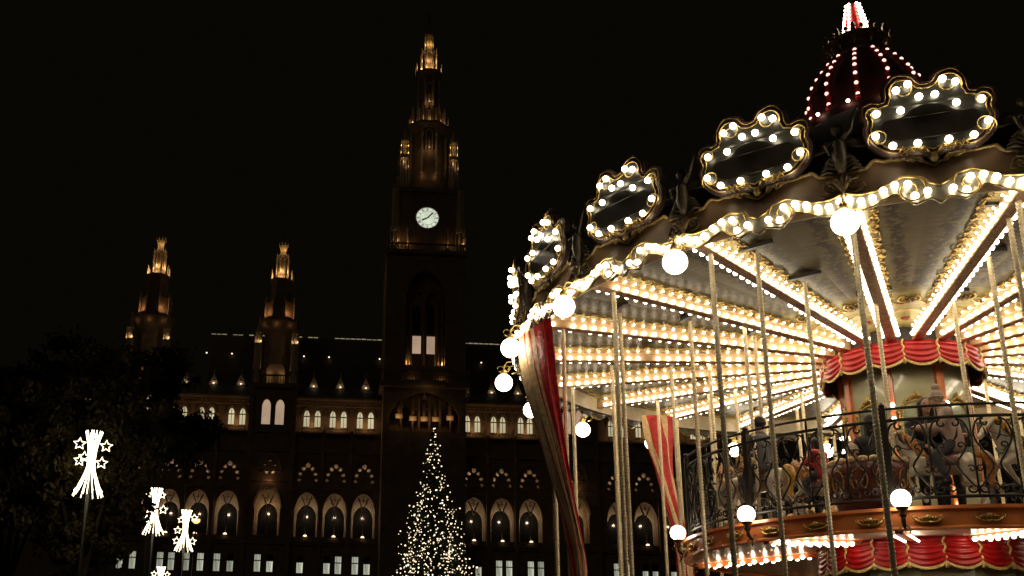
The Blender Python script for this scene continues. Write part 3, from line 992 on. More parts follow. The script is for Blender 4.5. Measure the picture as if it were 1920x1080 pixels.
for i in range(12):                             # Roman numerals as upright strokes on the ring
    t = pi / 2 - i * pi / 6
    nm = ['XII', 'I', 'II', 'III', 'IV', 'V', 'VI', 'VII', 'VIII', 'IX', 'X', 'XI'][i]
    x, strokes = 0.0, []
    for ch in nm:
        if ch == 'I': strokes.append([(x, 0, x, 1)]); x += 0.075
        elif ch == 'V': strokes.append([(x, 1, x + 0.06, 0), (x + 0.06, 0, x + 0.12, 1)]); x += 0.17
        else: strokes.append([(x, 1, x + 0.13, 0), (x, 0, x + 0.13, 1)]); x += 0.18
    wd = x - 0.05
    for st_ in strokes:
        for x0, y0, x1, y1 in st_:
            def pos(px, py):
                tx, ry = px - wd / 2, 1.16 + 0.40 * py
                return (ry * cos(t) + tx * sin(t), ry * sin(t) - tx * cos(t), 0.075)
            num.tube([pos(x0, y0), pos(x1, y1)], 0.026, 4)
for rr in (1.08, 1.62):
    num.tube([(rr * cos(v), rr * sin(v), 0.07) for v in [i * pi / 24 for i in range(48)]], 0.022, 4, True)
num.build('numerals', M['black'], clock)
hd = MB()
def hand(ang, L, w):
    dx, dy = sin(ang), cos(ang)
    hd.add([(-0.35 * dx - w * 0.5 * dy, -0.35 * dy + w * 0.5 * dx, 0.11), (L * 0.68 * dx - w * dy, L * 0.68 * dy + w * dx, 0.11), (L * dx, L * dy, 0.11), (L * 0.68 * dx + w * dy, L * 0.68 * dy - w * dx, 0.11), (-0.35 * dx + w * 0.5 * dy, -0.35 * dy - w * 0.5 * dx, 0.11)], [(0, 1, 2, 3, 4)])
hand(radians(8.12 * 30), 1.05, 0.13)
hand(radians(7.3 * 6), 1.45, 0.11)
hd.build('clock_hands', M['black'], clock)
rim = MB()
rim.tube([(1.78 * cos(v), 1.78 * sin(v), 0.08) for v in [i * pi / 24 for i in range(48)]], 0.13, 6, True)
rim.build('clock_rim', M['stone'], clock)

# upper stages of the spire
sp = ngon_prof([(4.2, zB + 0.6), (3.9, zB + 0.8), (2.75, zB + 1.0), (2.55, 81.5), (3.3, 82.3), (3.55, 82.5), (3.5, 82.9), (2.0, 83.0), (1.9, 85.9), (1.6, 86.2), (1.55, 91.3), (2.2, 92.3), (2.25, 92.7), (0.85, 92.9), (0.78, 96.4), (1.1, 96.9), (0.6, 97.5), (0.52, 97.7), (0.5, 99.4), (0.75, 99.9), (0.6, 100.2), (0.3, 100.6), (0.1, 102.0), (0.06, 102.6)], 8, pi / 8, (0, 0))
sp.build('spire', M['stone'], CT)
dt = Pieces('spire_pinnacle', M['palestone'], CT)
for i in range(8):
    v = pi / 8 + i * pi / 4
    for r_, z0_, z1_, zz_, w_ in ((1.28, 92.9, 96.0, 97.4, 0.12), (1.75, 86.3, 90.6, 92.0, 0.13), (2.75, 83.0, 85.2, 86.4, 0.16), (0.66, 97.6, 99.3, 100.6, 0.07), (2.15, 92.6, 93.4, 94.4, 0.1), (3.3, 82.6, 83.2, 84.4, 0.12)):
        dt.lathe([(w_, z0_), (w_, z1_), (w_ * 1.7, z1_ + 0.1), (0.02, zz_)], 5, (r_ * cos(v), r_ * sin(v)))
    v2 = i * pi / 4
    dt.lathe([(0.22, 83.0), (0.2, 84.9), (0.3, 85.0), (0.03, 86.3)], 6, (2.35 * cos(v2), 2.35 * sin(v2)))
    dt.lathe([(0.2, 74.2), (0.18, 80.6), (0.28, 80.8), (0.03, 82.2)], 5, (2.85 * cos(v), 2.85 * sin(v)))
for z0_, r_ in ((78.3, 2.62), (86.9, 1.58), (72.9, 2.75)):     # framed niche with a figure facing the square
    q = MB()
    h_ = 3.4 if z0_ < 80 else 3.6
    if z0_ < 75: continue
    for s in (-1, 1): q.tube([(s * 0.5, -r_ - 0.05, z0_), (s * 0.5, -r_ - 0.05, z0_ + h_ * 0.8)], 0.09, 5)
    q.tube([(0.5 * cos(v), -r_ - 0.05, z0_ + h_ * 0.8 + 0.6 * sin(v)) for v in [i * pi / 8 for i in range(9)]], 0.1, 5)
    q.lathe([(0.2, z0_), (0.16, z0_ + 0.9), (0.22, z0_ + 1.4), (0.08, z0_ + 1.6), (0.12, z0_ + 1.8), (0.02, z0_ + 2.0)], 6, (0, -r_ - 0.1))
    q.build('niche_figure', M['palestone'], CT)
    light('niche_light', (0.0, -r_ - 0.55, z0_ - 0.1), 9, (1, 0.62, 0.32), 0.06)
for s in (-1, 1):                               # four lit corner lanterns on the clock storey
    for y in (-3.65, 3.65):
        q = MB()
        cx = s * 3.72 + (-0.05)
        q.lathe([(0.4, zB + 0.6), (0.4, 75.6), (0.75, 75.8), (0.8, 76.3), (0.35, 76.5), (0.33, 78.4), (0.55, 78.8), (0.45, 79.0), (0.03, 81.0)], 8, (cx, y))
        for i in range(6):
            v = i * pi / 3 + 0.5
            q.lathe([(0.08, zB + 0.6), (0.08, 75.7)], 5, (cx + 0.72 * cos(v), y + 0.72 * sin(v)))
            q.lathe([(0.07, 76.3), (0.07, 78.4), (0.13, 78.5), (0.02, 79.6)], 5, (cx + 0.6 * cos(v), y + 0.6 * sin(v)))
        q.build('corner_lantern', M['palestone'], CT)
        if y < 0:
            for d_ in (-0.7, 0.0, 0.65):
                light('lantern_light', (cx + d_, y - 0.56 + abs(d_) * 0.25, 76.7), 9, (1, 0.60, 0.20), 0.05)
                light('lantern_light', (cx + d_ * 0.8, y - 0.56 + abs(d_) * 0.25, 77.9), 5, (1, 0.60, 0.20), 0.05)
            light('lantern_light', (cx - 0.1, y - 0.62, 75.2), 6, (1, 0.62, 0.34), 0.06)
            light('lantern_light', (cx + 0.5, y - 0.52, 74.4), 2.2, (1, 0.62, 0.34), 0.06)
for i in (-1, 0, 1):
    v = -pi / 2 - 0.08 + i * pi / 3.4
    light('spire_light', (1.35 * cos(v), 1.35 * sin(v), 93.3), 55, (1, 0.62, 0.24), 0.08)
    light('spire_light', (1.1 * cos(v), 1.1 * sin(v), 94.9), 24, (1, 0.62, 0.28), 0.08)
    light('spire_light', (0.95 * cos(v), 0.95 * sin(v), 98.0), 24, (1, 0.60, 0.18), 0.06)
for i in (-2.1, -1.5, -0.25, 0.3, 1.4, 2.0):
    v = -pi / 2 - 0.08 + i * pi / 4.6
    light('spire_light', (2.75 * cos(v), 2.75 * sin(v), 83.5), 8 if abs(i) > 1 else 6, (1, 0.58, 0.24), 0.06)
for x in (-1.15, 1.05):
    light('spire_light', (x, -2.95, 73.7), 4, (1, 0.55, 0.25), 0.1)
sq = MB()
sq.lathe([(0.2, 102.4), (0.12, 103.0), (0.22, 103.7), (0.08, 104.0), (0.14, 104.3), (0.03, 104.5)], 7)
sq.tube([(0.1, 0, 103.7), (-0.5, -0.1, 104.2), (-0.55, -0.1, 105.0)], 0.05, 5)
sq.build('spire_figure', M['old_gold'], CT)

# far left range of the building, mostly behind the trees
far = MB()
far.box(-70, -42.9, 1.0, 14, 0, 37.6)
far.build('wall', M['stone'], HALL)
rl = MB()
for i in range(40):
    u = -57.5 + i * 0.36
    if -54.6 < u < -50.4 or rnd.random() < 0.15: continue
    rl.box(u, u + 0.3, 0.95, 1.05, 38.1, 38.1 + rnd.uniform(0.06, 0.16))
rl.build('glowing_cresting', M['ridge'], HALL)
fr = MB()
fr.add([(-70, 0.8, 37.6), (-42.9, 0.8, 37.6), (-42.9, 7.5, 44), (-70, 7.5, 44)], [(0, 1, 2, 3)])
fr.build('roof', M['slate'], HALL)
for u in (-42.0, -40.6):
    w = MB()
    w.poly(arch(u, 0.5, 35.6, 37.0, 37.9), lambda x, z: (x, -1.1, z))
    w.build('pane', M['blind'], HALL)

# ================================================================== CAROUSEL
CX, CY, PHI = 8.0131, 16.1655, -2.0859
CAR = empty('carousel', (CX, CY, 0), PHI)
tag(CAR, 'double-decker carousel covered in glowing bulbs, with a red-ribbed dome and orange upper deck', 'carousel')

def pol(r, a, z):                                # a in degrees, 0 = towards the first globe lamp
    t = radians(a)
    return (r * cos(t), r * sin(t), z)
def cw(r, a, z):                                 # the same point in the square's coordinates
    t = PHI + radians(a)
    return Vector((CX + r * cos(t), CY + r * sin(t), z))

NS = 20
STEP = 18.0
stuff_bulbs = MB()                               # bulbs past the three hundred that show largest
bulb_me = {}
def bulb_mesh(r, mat='bulb', sub=1):
    return share(('bulb', r, mat, sub), lambda: (lambda q: (q.sphere((0, 0, 0), r, sub), q.mesh('bulb', M[mat], True))[1])(MB()))

# --- rim panels -----------------------------------------------------------
BW = [(0.125, 6.80), (0.255, 6.765), (0.31, 6.915), (0.44, 6.925), (0.56, 6.88), (0.68, 6.815), (0.80, 6.80), (0.92, 6.845)]
TOPL = [(0, 6.86), (0.07, 6.89), (0.17, 6.98), (0.35, 7.015), (0.5, 6.955), (0.63, 6.895), (0.8, 6.885), (0.99, 6.94)]
BOTL = [(0, 6.655), (0.10, 6.725), (0.16, 6.70), (0.255, 6.67), (0.36, 6.76), (0.44, 6.825), (0.56, 6.785), (0.68, 6.72), (0.80, 6.70), (0.99, 6.76)]
TRIM = [(0, 7.15), (0.07, 7.19), (0.13, 7.215), (0.17, 7.30), (0.22, 7.235), (0.30, 7.285), (0.48, 7.295), (0.62, 7.32), (0.73, 7.235), (0.87, 7.225), (0.95, 7.235), (0.99, 7.19)]
HW = radians(9) * 6.17
def sa(s, R=6.17): return 9.0 + math.degrees(s / 6.17)     # metres along the rim -> degrees, panel centre at 9
NR = 48
def mk_rim():
    a = MB()
    ss = [-HW + 2 * HW * i / NR for i in range(NR + 1)]
    def cove(i, j):
        s = ss[i]
        t = j / 5
        zt, zb = lerp(TRIM, abs(s)), lerp(TOPL, abs(s))
        r = 6.05 + 0.02 + 0.085 * t ** 2.2
        return pol(r, sa(s), zt + (zb - zt) * t)
    a.grid(cove, NR, 5)
    a.grid(lambda i, j: pol([6.07, 6.05, 6.0, 6.0][j], sa(ss[i]), [lerp(TRIM, abs(ss[i])), lerp(TRIM, abs(ss[i])) + 0.012, lerp(TRIM, abs(ss[i])), 6.80][j]), NR, 3)
    return a.mesh('rim_panel', M['cove'], True)
def mk_ribbon():
    a = MB()
    ss = [-HW + 2 * HW * i / NR for i in range(NR + 1)]
    def rib(i, j):
        s = ss[i]
        zt, zb = lerp(TOPL, abs(s)), lerp(BOTL, abs(s))
        q = [(6.15, zt), (6.19, zt), (6.165, zt - 0.03), (6.16, (zt + zb) / 2), (6.165, zb + 0.03), (6.19, zb), (6.15, zb), (6.13, zb + 0.02), (6.13, zt)][j]
        return pol(q[0], sa(s), q[1])
    a.grid(rib, NR, 8)
    return a.mesh('scroll_ribbon', M['ribbon'], True)
def mk_beads():
    a = MB()
    ss = [-HW + 2 * HW * i / 40 for i in range(41)]
    a.tube([pol(6.195, sa(s), lerp(TOPL, abs(s))) for s in ss], 0.014, 5)
    a.tube([pol(6.195, sa(s), lerp(BOTL, abs(s))) for s in ss], 0.012, 5)
    for sg in (-1, 1):                           # spiral ends of the two S scrolls
        a.tube([pol(6.20, sa(sg * (0.285 + r * cos(v))), 6.845 + r * sin(v)) for r, v in [(0.165 - 0.13 * k / 22, 2.2 + k * 0.42) for k in range(23)]], 0.013, 5)
    return a.mesh('scroll_bead', M['gold'], True)
def mk_trim():
    a = MB()
    ss = [-HW + 2 * HW * i / 60 for i in range(61)]
    a.tube([pol(6.085, sa(s), lerp(TRIM, abs(s)) + 0.006 * sin(s * 40)) for s in ss], 0.023, 6)
    for sg in (-1, 1):                           # little leaf sprays at the foot of the cartouche
        for k in range(5):
            s0 = sg * (0.10 + 0.06 * k)
            a.tube([pol(6.10, sa(s0), 7.22 + 0.012 * k), pol(6.13, sa(s0 + sg * 0.05), 7.27 + 0.012 * k), pol(6.13, sa(s0 + sg * 0.11), 7.25 + 0.01 * k)], [0.012, 0.022, 0.006], 5)
    a.sphere(pol(6.12, 9, 7.24), 0.05, 1, (1, 1, 1.3))
    return a.mesh('gold_trim', M['trimgold'], True)
def mk_corner():
    """carved pair of curls and a leaf over the joint of two panels, centred on angle 0"""
    a = MB()
    for sg in (-1, 1):
        a.tube([pol(6.14, math.degrees(sg * (0.13 + r * cos(v)) / 6.17), 7.06 + r * sin(v)) for r, v in [(0.075 - 0.06 * k / 18, 1.0 + k * 0.5) for k in range(19)]], 0.017, 5)
        a.tube([pol(6.14, math.degrees(sg * 0.19 / 6.17), 7.10), pol(6.15, math.degrees(sg * 0.24 / 6.17), 6.99), pol(6.18, math.degrees(sg * 0.10 / 6.17), 6.93), pol(6.18, 0, 6.90)], [0.02, 0.018, 0.016, 0.012], 5)
        for k in range(3):
            a.tube([pol(6.16, 0, 6.95), pol(6.19, math.degrees(sg * (0.03 + 0.025 * k) / 6.17), 7.06 + 0.02 * k), pol(6.19, math.degrees(sg * (0.06 + 0.03 * k) / 6.17), 7.16 - 0.03 * k)], [0.012, 0.02, 0.004], 5)
    a.tube([pol(6.15, 0, 7.19), pol(6.18, 0, 7.05), pol(6.2, 0, 6.9)], [0.01, 0.03, 0.012], 6)
    return a.mesh('corner_carving', M['old_gold'], True)
def mk_scallop():
    """cream inner board and soffit of the rim, seen from under the canopy"""
    a = MB()
    a.grid(lambda i, j: pol([5.985, 5.985, 6.0, 6.0][j], 18 * i / 12, [7.10, 6.80, 6.79, 7.10][j]), 12, 3)
    return a.mesh('rim_soffit', M['cream'])

VIS = set((-1, 0, 1, 2, 3, 4, 5, 6))             # sectors whose bulbs are single parts
def sec_rot(k): return radians(-STEP * (k + 1))  # panel k lies between globes k and k+1
rim0, rib0, bead0, trim0, corner0, soff0 = mk_rim(), mk_ribbon(), mk_beads(), mk_trim(), mk_corner(), mk_scallop()
rimb = bulb_mesh(0.040, sub=2)
def rotp(p, k):
    t = sec_rot(k)
    return (p[0] * cos(t) - p[1] * sin(t), p[0] * sin(t) + p[1] * cos(t), p[2])
for k in range(-3, 17):
    p = link('rim_panel', rim0, CAR, (0, 0, 0), (0, 0, sec_rot(k)))
    link('scroll_ribbon', rib0, p)
    link('scroll_bead', bead0, p)
    link('gold_trim', trim0, p)
    link('corner_carving', corner0, p)
    link('rim_soffit', soff0, p)
    for s, z in BW:
        for sg in (-1, 1):
            q = pol(6.205, sa(sg * s), z)
            if k in VIS: link('bulb', rimb, p, q)
            else: stuff_bulbs.sphere(rotp(q, k), 0.038, 1)

# --- cartouches -----------------------------------------------------------
CO = [(0.0, 7.235), (0.10, 7.27), (0.22, 7.285), (0.42, 7.30), (0.55, 7.38), (0.65, 7.50), (0.685, 7.66), (0.655, 7.76), (0.70, 7.86), (0.675, 7.97), (0.57, 8.01), (0.455, 7.985), (0.435, 8.14), (0.34, 8.27), (0.23, 8.29), (0.11, 8.24), (0.045, 8.15)]
CB = [(0.08, 7.945), (0.175, 8.12), (0.30, 8.065), (0.28, 7.81), (0.53, 7.82), (0.565, 7.55), (0.405, 7.40), (0.155, 7.385)]
def sym(pts): 
    return pts + [(-x, z) for x, z in reversed(pts) if abs(x) > 0.001]
def cpt(s, z, dr=0.0):                           # plate leans a little outward with height
    return pol(6.13 + 0.05 * (z - 7.2) + dr, sa(s), z)
def inset(pts, d):
    n = len(pts)
    o = []
    for i in range(n):
        a, b, c = Vector(pts[i - 1]), Vector(pts[i]), Vector(pts[(i + 1) % n])
        t = (c - a).normalized()
        o.append((b.x - t.y * d, b.y + t.x * d))
    return o
CO2 = [(v.x, v.y) for v in catmull([(x, z, 0) for x, z in sym(CO)], 3, True)]
def mk_cart():
    a = MB()
    a.poly(inset(CO2, -0.012), lambda s, z: cpt(s, z, 0.02), lambda s, z: cpt(s, z, -0.06))
    a.tube([cpt(s, z, 0.012) for s, z in inset(CO2, -0.008)], 0.010, 5, True)
    return a.mesh('cartouche', M['redbrown'])
def mk_cart_mirror():
    a = MB()
    i1 = inset(CO2, 0.075)
    def dish(s, z): 
        return cpt(s, z, 0.035)
    a.poly(i1, dish, lambda s, z: cpt(s, z, 0.021))
    return a.mesh('mirror_plate', M['mirror'])
def mk_cart_trim():
    a = MB()
    for d, r in ((0.03, 0.006), (0.078, 0.009)):
        a.tube([cpt(s, z, 0.04) for s, z in inset(CO2, d)], r, 5, True)
    for sg in (-1, 1):                           # curls in the lobes
        for cx_, cz_, r0 in ((0.235, 8.08, 0.15), (0.55, 7.84, 0.10), (0.54, 7.53, 0.12)):
            a.tube([cpt(sg * (cx_ + r * cos(v)), cz_ + r * sin(v), 0.05) for r, v in [(r0 - r0 * 0.75 * k / 20, -0.6 + k * 0.42) for k in range(21)]], 0.008, 4)
        for k in range(4):
            s0 = sg * (0.05 + 0.07 * k)
            a.tube([cpt(s0, 7.29, 0.04), cpt(s0 + sg * 0.05, 7.33 + 0.01 * k, 0.075), cpt(s0 + sg * 0.10, 7.31, 0.05)], [0.012, 0.022, 0.006], 5)
    return a.mesh('gold_moulding', M['gold'], True)
def mk_cart_oval():
    a = MB()
    pts = sym([(0.0, 7.43), (0.2, 7.455), (0.36, 7.47), (0.47, 7.55), (0.50, 7.65), (0.44, 7.73), (0.28, 7.74), (0.14, 7.83), (0.0, 7.86)])
    pts = [(v.x, v.y) for v in catmull([(x, z, 0) for x, z in pts], 3, True)]
    a.poly(pts, lambda s, z: cpt(s, z, 0.055), lambda s, z: cpt(s, z, 0.036))
    return a.mesh('oval_panel', M['darkglass'])
c0, c1, c2, c3 = mk_cart(), mk_cart_mirror(), mk_cart_trim(), mk_cart_oval()
def mk_cherub():
    """dark carved winged head on a leafy stem between two cartouches"""
    a = MB()
    P0 = lambda s, z, r=6.12: pol(r, math.degrees(s / 6.17), z)
    a.tube([P0(0, 7.22), P0(0, 7.40, 6.15), P0(0, 7.58, 6.15), P0(0, 7.68, 6.13)], [0.05, 0.085, 0.075, 0.03], 8)
    a.sphere(P0(0, 7.76, 6.15), 0.062, 2)
    a.sphere(P0(0, 7.79, 6.13), 0.064, 1)
    a.sphere(P0(0, 7.755, 6.21), 0.014, 0)
    a.tube([P0(0.05, 7.62, 6.16), P0(0.15, 7.72, 6.2), P0(0.20, 7.90, 6.18), P0(0.24, 8.02, 6.17)], [0.03, 0.025, 0.018, 0.006], 6)
    a.tube([P0(-0.05, 7.62, 6.16), P0(-0.13, 7.56, 6.2), P0(-0.10, 7.44, 6.2)], [0.03, 0.025, 0.012], 6)
    for sg in (-1, 1):
        for k in range(6):
            ang = -0.05 + 0.20 * k
            L = 0.34 - 0.03 * k
            a.tube([P0(sg * 0.04, 7.56, 6.11), P0(sg * (0.04 + L * 0.6 * cos(ang)), 7.56 + L * 0.6 * sin(ang), 6.08), P0(sg * (0.04 + L * cos(ang)), 7.56 + L * sin(ang) * 1.1, 6.05)], [0.014, 0.028, 0.004], 5)
        for k in range(4):
            a.tube([P0(sg * 0.03, 7.22 + 0.05 * k), P0(sg * (0.16 - 0.02 * k), 7.27 + 0.05 * k, 6.14), P0(sg * (0.26 - 0.03 * k), 7.23 + 0.05 * k)], [0.012, 0.03, 0.005], 5)
    return a.mesh('winged_carving', M['carving'], True)
ch0 = mk_cherub()
for k in range(-3, 17):
    p = link('cartouche', c0, CAR, (0, 0, 0), (0, 0, sec_rot(k)))
    link('mirror_plate', c1, p)
    link('gold_moulding', c2, p)
    link('oval_panel', c3, p)
    link('winged_carving', ch0, CAR, (0, 0, 0), (0, 0, sec_rot(k)))
    for s, z in CB:
        for sg in (-1, 1):
            q = cpt(sg * s, z, 0.085)
            if -1 <= k <= 4: link('bulb', rimb, p, q)
            else: stuff_bulbs.sphere(rotp(q, k), 0.038, 1)

# --- globe lamps ----------------------------------------------------------
gl = MB(); gl.sphere((6.415, 0, 6.49), 0.150, 3); glm = gl.mesh('globe_lamp', M['globe'], True)
gb = MB()
gb.tube([(6.14, 0, 6.80), (6.24, 0, 6.87), (6.36, 0, 6.86), (6.415, 0, 6.78), (6.415, 0, 6.64)], 0.014, 6)
gb.lathe([(0.03, 6.73), (0.055, 6.70), (0.06, 6.63)], 10, (6.415, 0))
for sg in (-1, 1):
    gb.tube([(6.16 + 0.09 * (1 + cos(v)) , sg * 0.01, 6.72 + 0.07 * sin(v)) for v in [i * 0.5 for i in range(11)]], 0.008, 4)
    gb.tube([(6.415 + sg * 0.06 + 0.05 * cos(v), 0, 6.74 + 0.05 * sin(v)) for v in [i * 0.55 for i in range(11)]], 0.007, 4)
gbm = gb.mesh('lamp_bracket', M['gold'], True)
for k in range(NS):
    o = link('globe_lamp', glm, CAR, (0, 0, 0), (0, 0, radians(-STEP * k)))
    link('lamp_bracket', gbm, o)

# --- beams and ceiling ----------------------------------------------------
def zb(r): return 6.62 + (r - 1.15) * 0.0505
def mk_beam():
    a = MB()
    r0, r1, w = 1.05, 5.98, 0.062
    o = len(a.v)
    for r in (r0, r1):
        a.v += [(r, -w, zb(r)), (r, w, zb(r)), (r, w * 1.0, zb(r) + 0.21), (r, -w * 1.0, zb(r) + 0.21)]
    a.cur = 1; a.face(0, 1, 5, 4)
    a.cur = 0
    a.face(1, 2, 6, 5); a.face(3, 0, 4, 7); a.face(0, 3, 2, 1); a.face(4, 5, 6, 7)
    for sg in (-1, 1):                           # mouldings along both sides
        a.tube([(r, sg * (w + 0.004), zb(r) + 0.012) for r in (r0, r1)], 0.013, 5)
        a.tube([(r, sg * (w + 0.004), zb(r) + 0.135) for r in (r0, r1)], 0.009, 5)
    return a.mesh('ceiling_beam', [M['orange'], M['beambottom']])
def mk_ceiling():
    a = MB()
    def f(i, j):
        r = 1.0 + (6.0 - 1.0) * j / 20
        ang = radians(-9 + 18 * i / 6)
        x = r
        return (x, x * math.tan(ang), zb(r) + 0.205 + 0.03 * (1 - abs(i - 3) / 3) ** 1)
    a.grid(f, 6, 20)
    return a.mesh('ceiling_panel', M['ceiling'])
def mk_scrolls():
    """gilded wavy scroll border and foot medallion of a ceiling panel"""
    a = MB()
    rr = random.Random(3)
    def pt(r, v, dz=0.0):
        return (r, r * math.tan(radians(9)) * v, zb(r) + 0.196 + 0.03 * (1 - abs(v)) - 0.012 - dz)
    for sg in (-1, 1):
        r = 2.3
        flip = 1
        while r < 5.75:                          # a chain of C and S curls of uneven size
            R0 = rr.uniform(0.045, 0.085)
            hw = r * math.tan(radians(9))
            v0 = sg * (0.74 + rr.uniform(-0.03, 0.03))
            ph_ = rr.uniform(-0.5, 0.5)
            a.tube([pt(r + R0 * cos(q) * (1 - k / 24), v0 + flip * R0 / hw * sin(q) * (1 - k / 24), 0.01 * sin(k * 0.3)) for k, q in [(k, ph_ + 2.6 - k * 0.40) for k in range(18)]], [0.006 + 0.007 * min(1, k / 6) for k in range(18)], 4)
            a.tube([pt(r - R0, v0 - flip * 0.02), pt(r - R0 * 1.5, v0 + flip * R0 * 0.7 / hw, 0.02), pt(r - R0 * 2.1, v0 - flip * R0 * 0.3 / hw)], [0.006, 0.018, 0.005], 5)
            r += R0 * 2.0 + rr.uniform(0.02, 0.07)
            flip = -flip
        a.tube([pt(2.25 + 3.5 * i / 50, sg * (0.70 + 0.03 * sin(i * 0.9) + 0.02 * sin(i * 2.3))) for i in range(51)], 0.007, 4)
    pts = [pt(2.2 + 0.06 * cos(t * 9), v) for t, v in [(i / 20, -0.72 + 1.44 * i / 20) for i in range(21)]]
    a.tube(pts, 0.014, 5)
    for sg in (-1, 1):
        a.tube([pt(2.32 + r * cos(t), sg * 0.18 + sg * r * 2.4 * sin(t)) for r, t in [(0.11 - 0.09 * k / 16, k * 0.5) for k in range(17)]], 0.016, 4)
    a.tube([pt(1.88, -0.8), pt(1.92, 0), pt(1.88, 0.8)], 0.010, 4)
    a.tube([pt(5.82 + 0.03 * sin(i * 1.1), -0.82 + 1.64 * i / 30) for i in range(31)], 0.014, 5)
    return a.mesh('scroll_border', M['gold'], True)
def mk_medal():
    o = []
    for r0, n, w, m_ in ((1.62, 7, 0.07, 'redflower'), (2.32, 6, 0.09, 'old_gold')):
        a = MB()
        z = zb(r0) + 0.20
        for i in range(n):
            v = i * 2 * pi / n
            a.tube([(r0, 0, z), (r0 + w * 0.6 * cos(v), w * 0.6 * sin(v), z - 0.025), (r0 + w * cos(v), w * sin(v), z - 0.005)], [0.010, 0.02, 0.004], 5)
        a.sphere((r0, 0, z - 0.01), 0.022, 1)
        o.append(a.mesh('flower_medallion', M[m_], True))
    return o
beam0, ceil0, scr0, med0 = mk_beam(), mk_ceiling(), mk_scrolls(), mk_medal()
for k in range(NS):
    link('ceiling_beam', beam0, CAR, (0, 0, 0), (0, 0, radians(-STEP * k)))
    p = link('ceiling_panel', ceil0, CAR, (0, 0, 0), (0, 0, radians(-STEP * k - 9)))
    link('scroll_border', scr0, p)
    for q in med0: link('flower_medallion', q, p)
    t = radians(-STEP * k)
    for i in range(28):
        r = 1.35 + 0.163 * i
        for sg in (-1, 1):
            for dz, off, rad, sub in ((0.035, 0.112, 0.034, 1), (0.165, 0.095, 0.018, 0)):
                rr_ = r + rnd.uniform(-0.006, 0.006)
                if rnd.random() < 0.012: continue        # a few burnt-out bulbs
                x, y, z = rr_, sg * off, zb(rr_) + dz
                stuff_bulbs.sphere((x * cos(t) - y * sin(t), x * sin(t) + y * cos(t), z), rad, sub)

# --- tent roof and dome ---------------------------------------------------
a = MB()
a.grid(lambda i, j: pol([6.05, 5.7, 4.0, 2.2, 1.05][j], 360 * i / 60, [7.15, 7.55, 8.8, 9.9, 10.75][j]), 60, 4, True)
a.build('tent_roof', M['canvas'], CAR, True)
DP = [(1.0, 10.75), (1.04, 10.85), (0.98, 10.95), (0.92, 11.05), (0.94, 11.25), (0.92, 11.45), (0.83, 11.68), (0.69, 11.90), (0.55, 12.08), (0.46, 12.20)]
a = MB(); a.lathe(DP, 48, caps=False)
a.build('dome', M['domecloth'], CAR, True)
a = MB()
a.lathe([(0.46, 12.18), (0.50, 12.24), (0.40, 12.32), (0.40, 12.50), (0.50, 12.58), (0.44, 12.62), (0.26, 12.66)], 24)
for i in range(12):
    v = i * pi / 6
    a.tube([(0.44 * cos(v), 0.44 * sin(v), 12.28), (0.56 * cos(v), 0.56 * sin(v), 12.42), (0.54 * cos(v), 0.54 * sin(v), 12.60), (0.57 * cos(v), 0.57 * sin(v), 12.68)], [0.02, 0.045, 0.04, 0.03], 5)
    a.sphere((0.5 * cos(v + 0.26), 0.5 * sin(v + 0.26), 12.64), 0.04, 1)
a.build('dome_crown', M['old_gold'], CAR, True)
a = MB(); a.lathe([(0.24, 12.62), (0.17, 12.9), (0.11, 13.25), (0.10, 13.38), (0.02, 13.44)], 16)
a.build('dome_spire', M['red'], CAR, True)
ribs = MB()
db = bulb_mesh(0.033, 'dome_bulb')
ROT8 = -2.0
for i in range(12):
    v = ROT8 + i * 30
    ribs.tube([pol(r + 0.015, v, z) for r, z in DP[2:]], 0.045, 6)
    pts = catmull([pol(r + 0.05, v, z) for r, z in DP[3:]], 8)
    acc, last = 0.0, None
    for q in pts:
        if last is not None: acc += (q - last).length
        if last is None or acc >= 0.185:
            acc = 0.0
            dd = (v + 180) % 360 - 180
            if abs(dd) < 100: link('bulb', db, CAR, q)
            else: stuff_bulbs.sphere(q, 0.033, 1)
        last = q
    for j in range(9):
        z = 12.66 + 0.085 * j
        rr_ = 0.245 - (z - 12.62) * 0.2 + 0.03
        stuff_bulbs.sphere(pol(rr_, v + 11, z), 0.024, 1) if i % 3 else None
    for z in (10.9,):
        stuff_bulbs.sphere(pol(1.09, v + 22, z), 0.03, 1)
ribs.build('dome_rib', M['ribred'], CAR, True)

# --- draped valances ------------------------------------------------------
def mk_swag(R, n, zt, h, sag, folds):
    w = 360.0 / n
    def f(i, j):
        s = i / 14
        t = j / (folds * 4)
        c = 4 * s * (1 - s)
        z = zt - t * (h - sag) - (t ** 0.6) * sag * c
        r = R + 0.012 + 0.046 * (0.5 - 0.5 * cos(t * folds * 2 * pi)) * (0.55 + 0.45 * c) + 0.05 * t - 0.03 * (1 - c) * (1 - t)
        return pol(r, w * s, z)
    a = MB(); a.grid(f, 14, folds * 4)
    sw = a.mesh('valance_swag', M['red'], True)
    b = MB()
    pts = [f(i, folds * 4) for i in range(15)]
    b.grid(lambda i, j: (pts[i][0] * (1 + 0.006), pts[i][1] * (1 + 0.006), pts[i][2] + [0.012, -0.03, -0.032][j]) if j < 2 else (pts[i][0] * 0.985, pts[i][1] * 0.985, pts[i][2] - 0.03), 14, 2)
    fr = b.mesh('gold_fringe', M['fringe'])
    c = MB()
    c.tube([pol(R + 0.05 + 0.012 * sin(k * 1.1), 0.6 * cos(k * 1.1), zt - (h - sag) * k / 14) for k in range(15)], 0.016, 5)
    c.lathe([(0.006, zt - h + sag + 0.005), (0.022, zt - h + sag - 0.02), (0.016, zt - h + sag - 0.03), (0.03, zt - h + sag - 0.085)], 8, (R + 0.075, 0))
    td = c.mesh('tassel_cord', M['fringe'], True)
    return sw, fr, td
sw = mk_swag(1.14, 15, 6.63, 0.40, 0.10, 4)
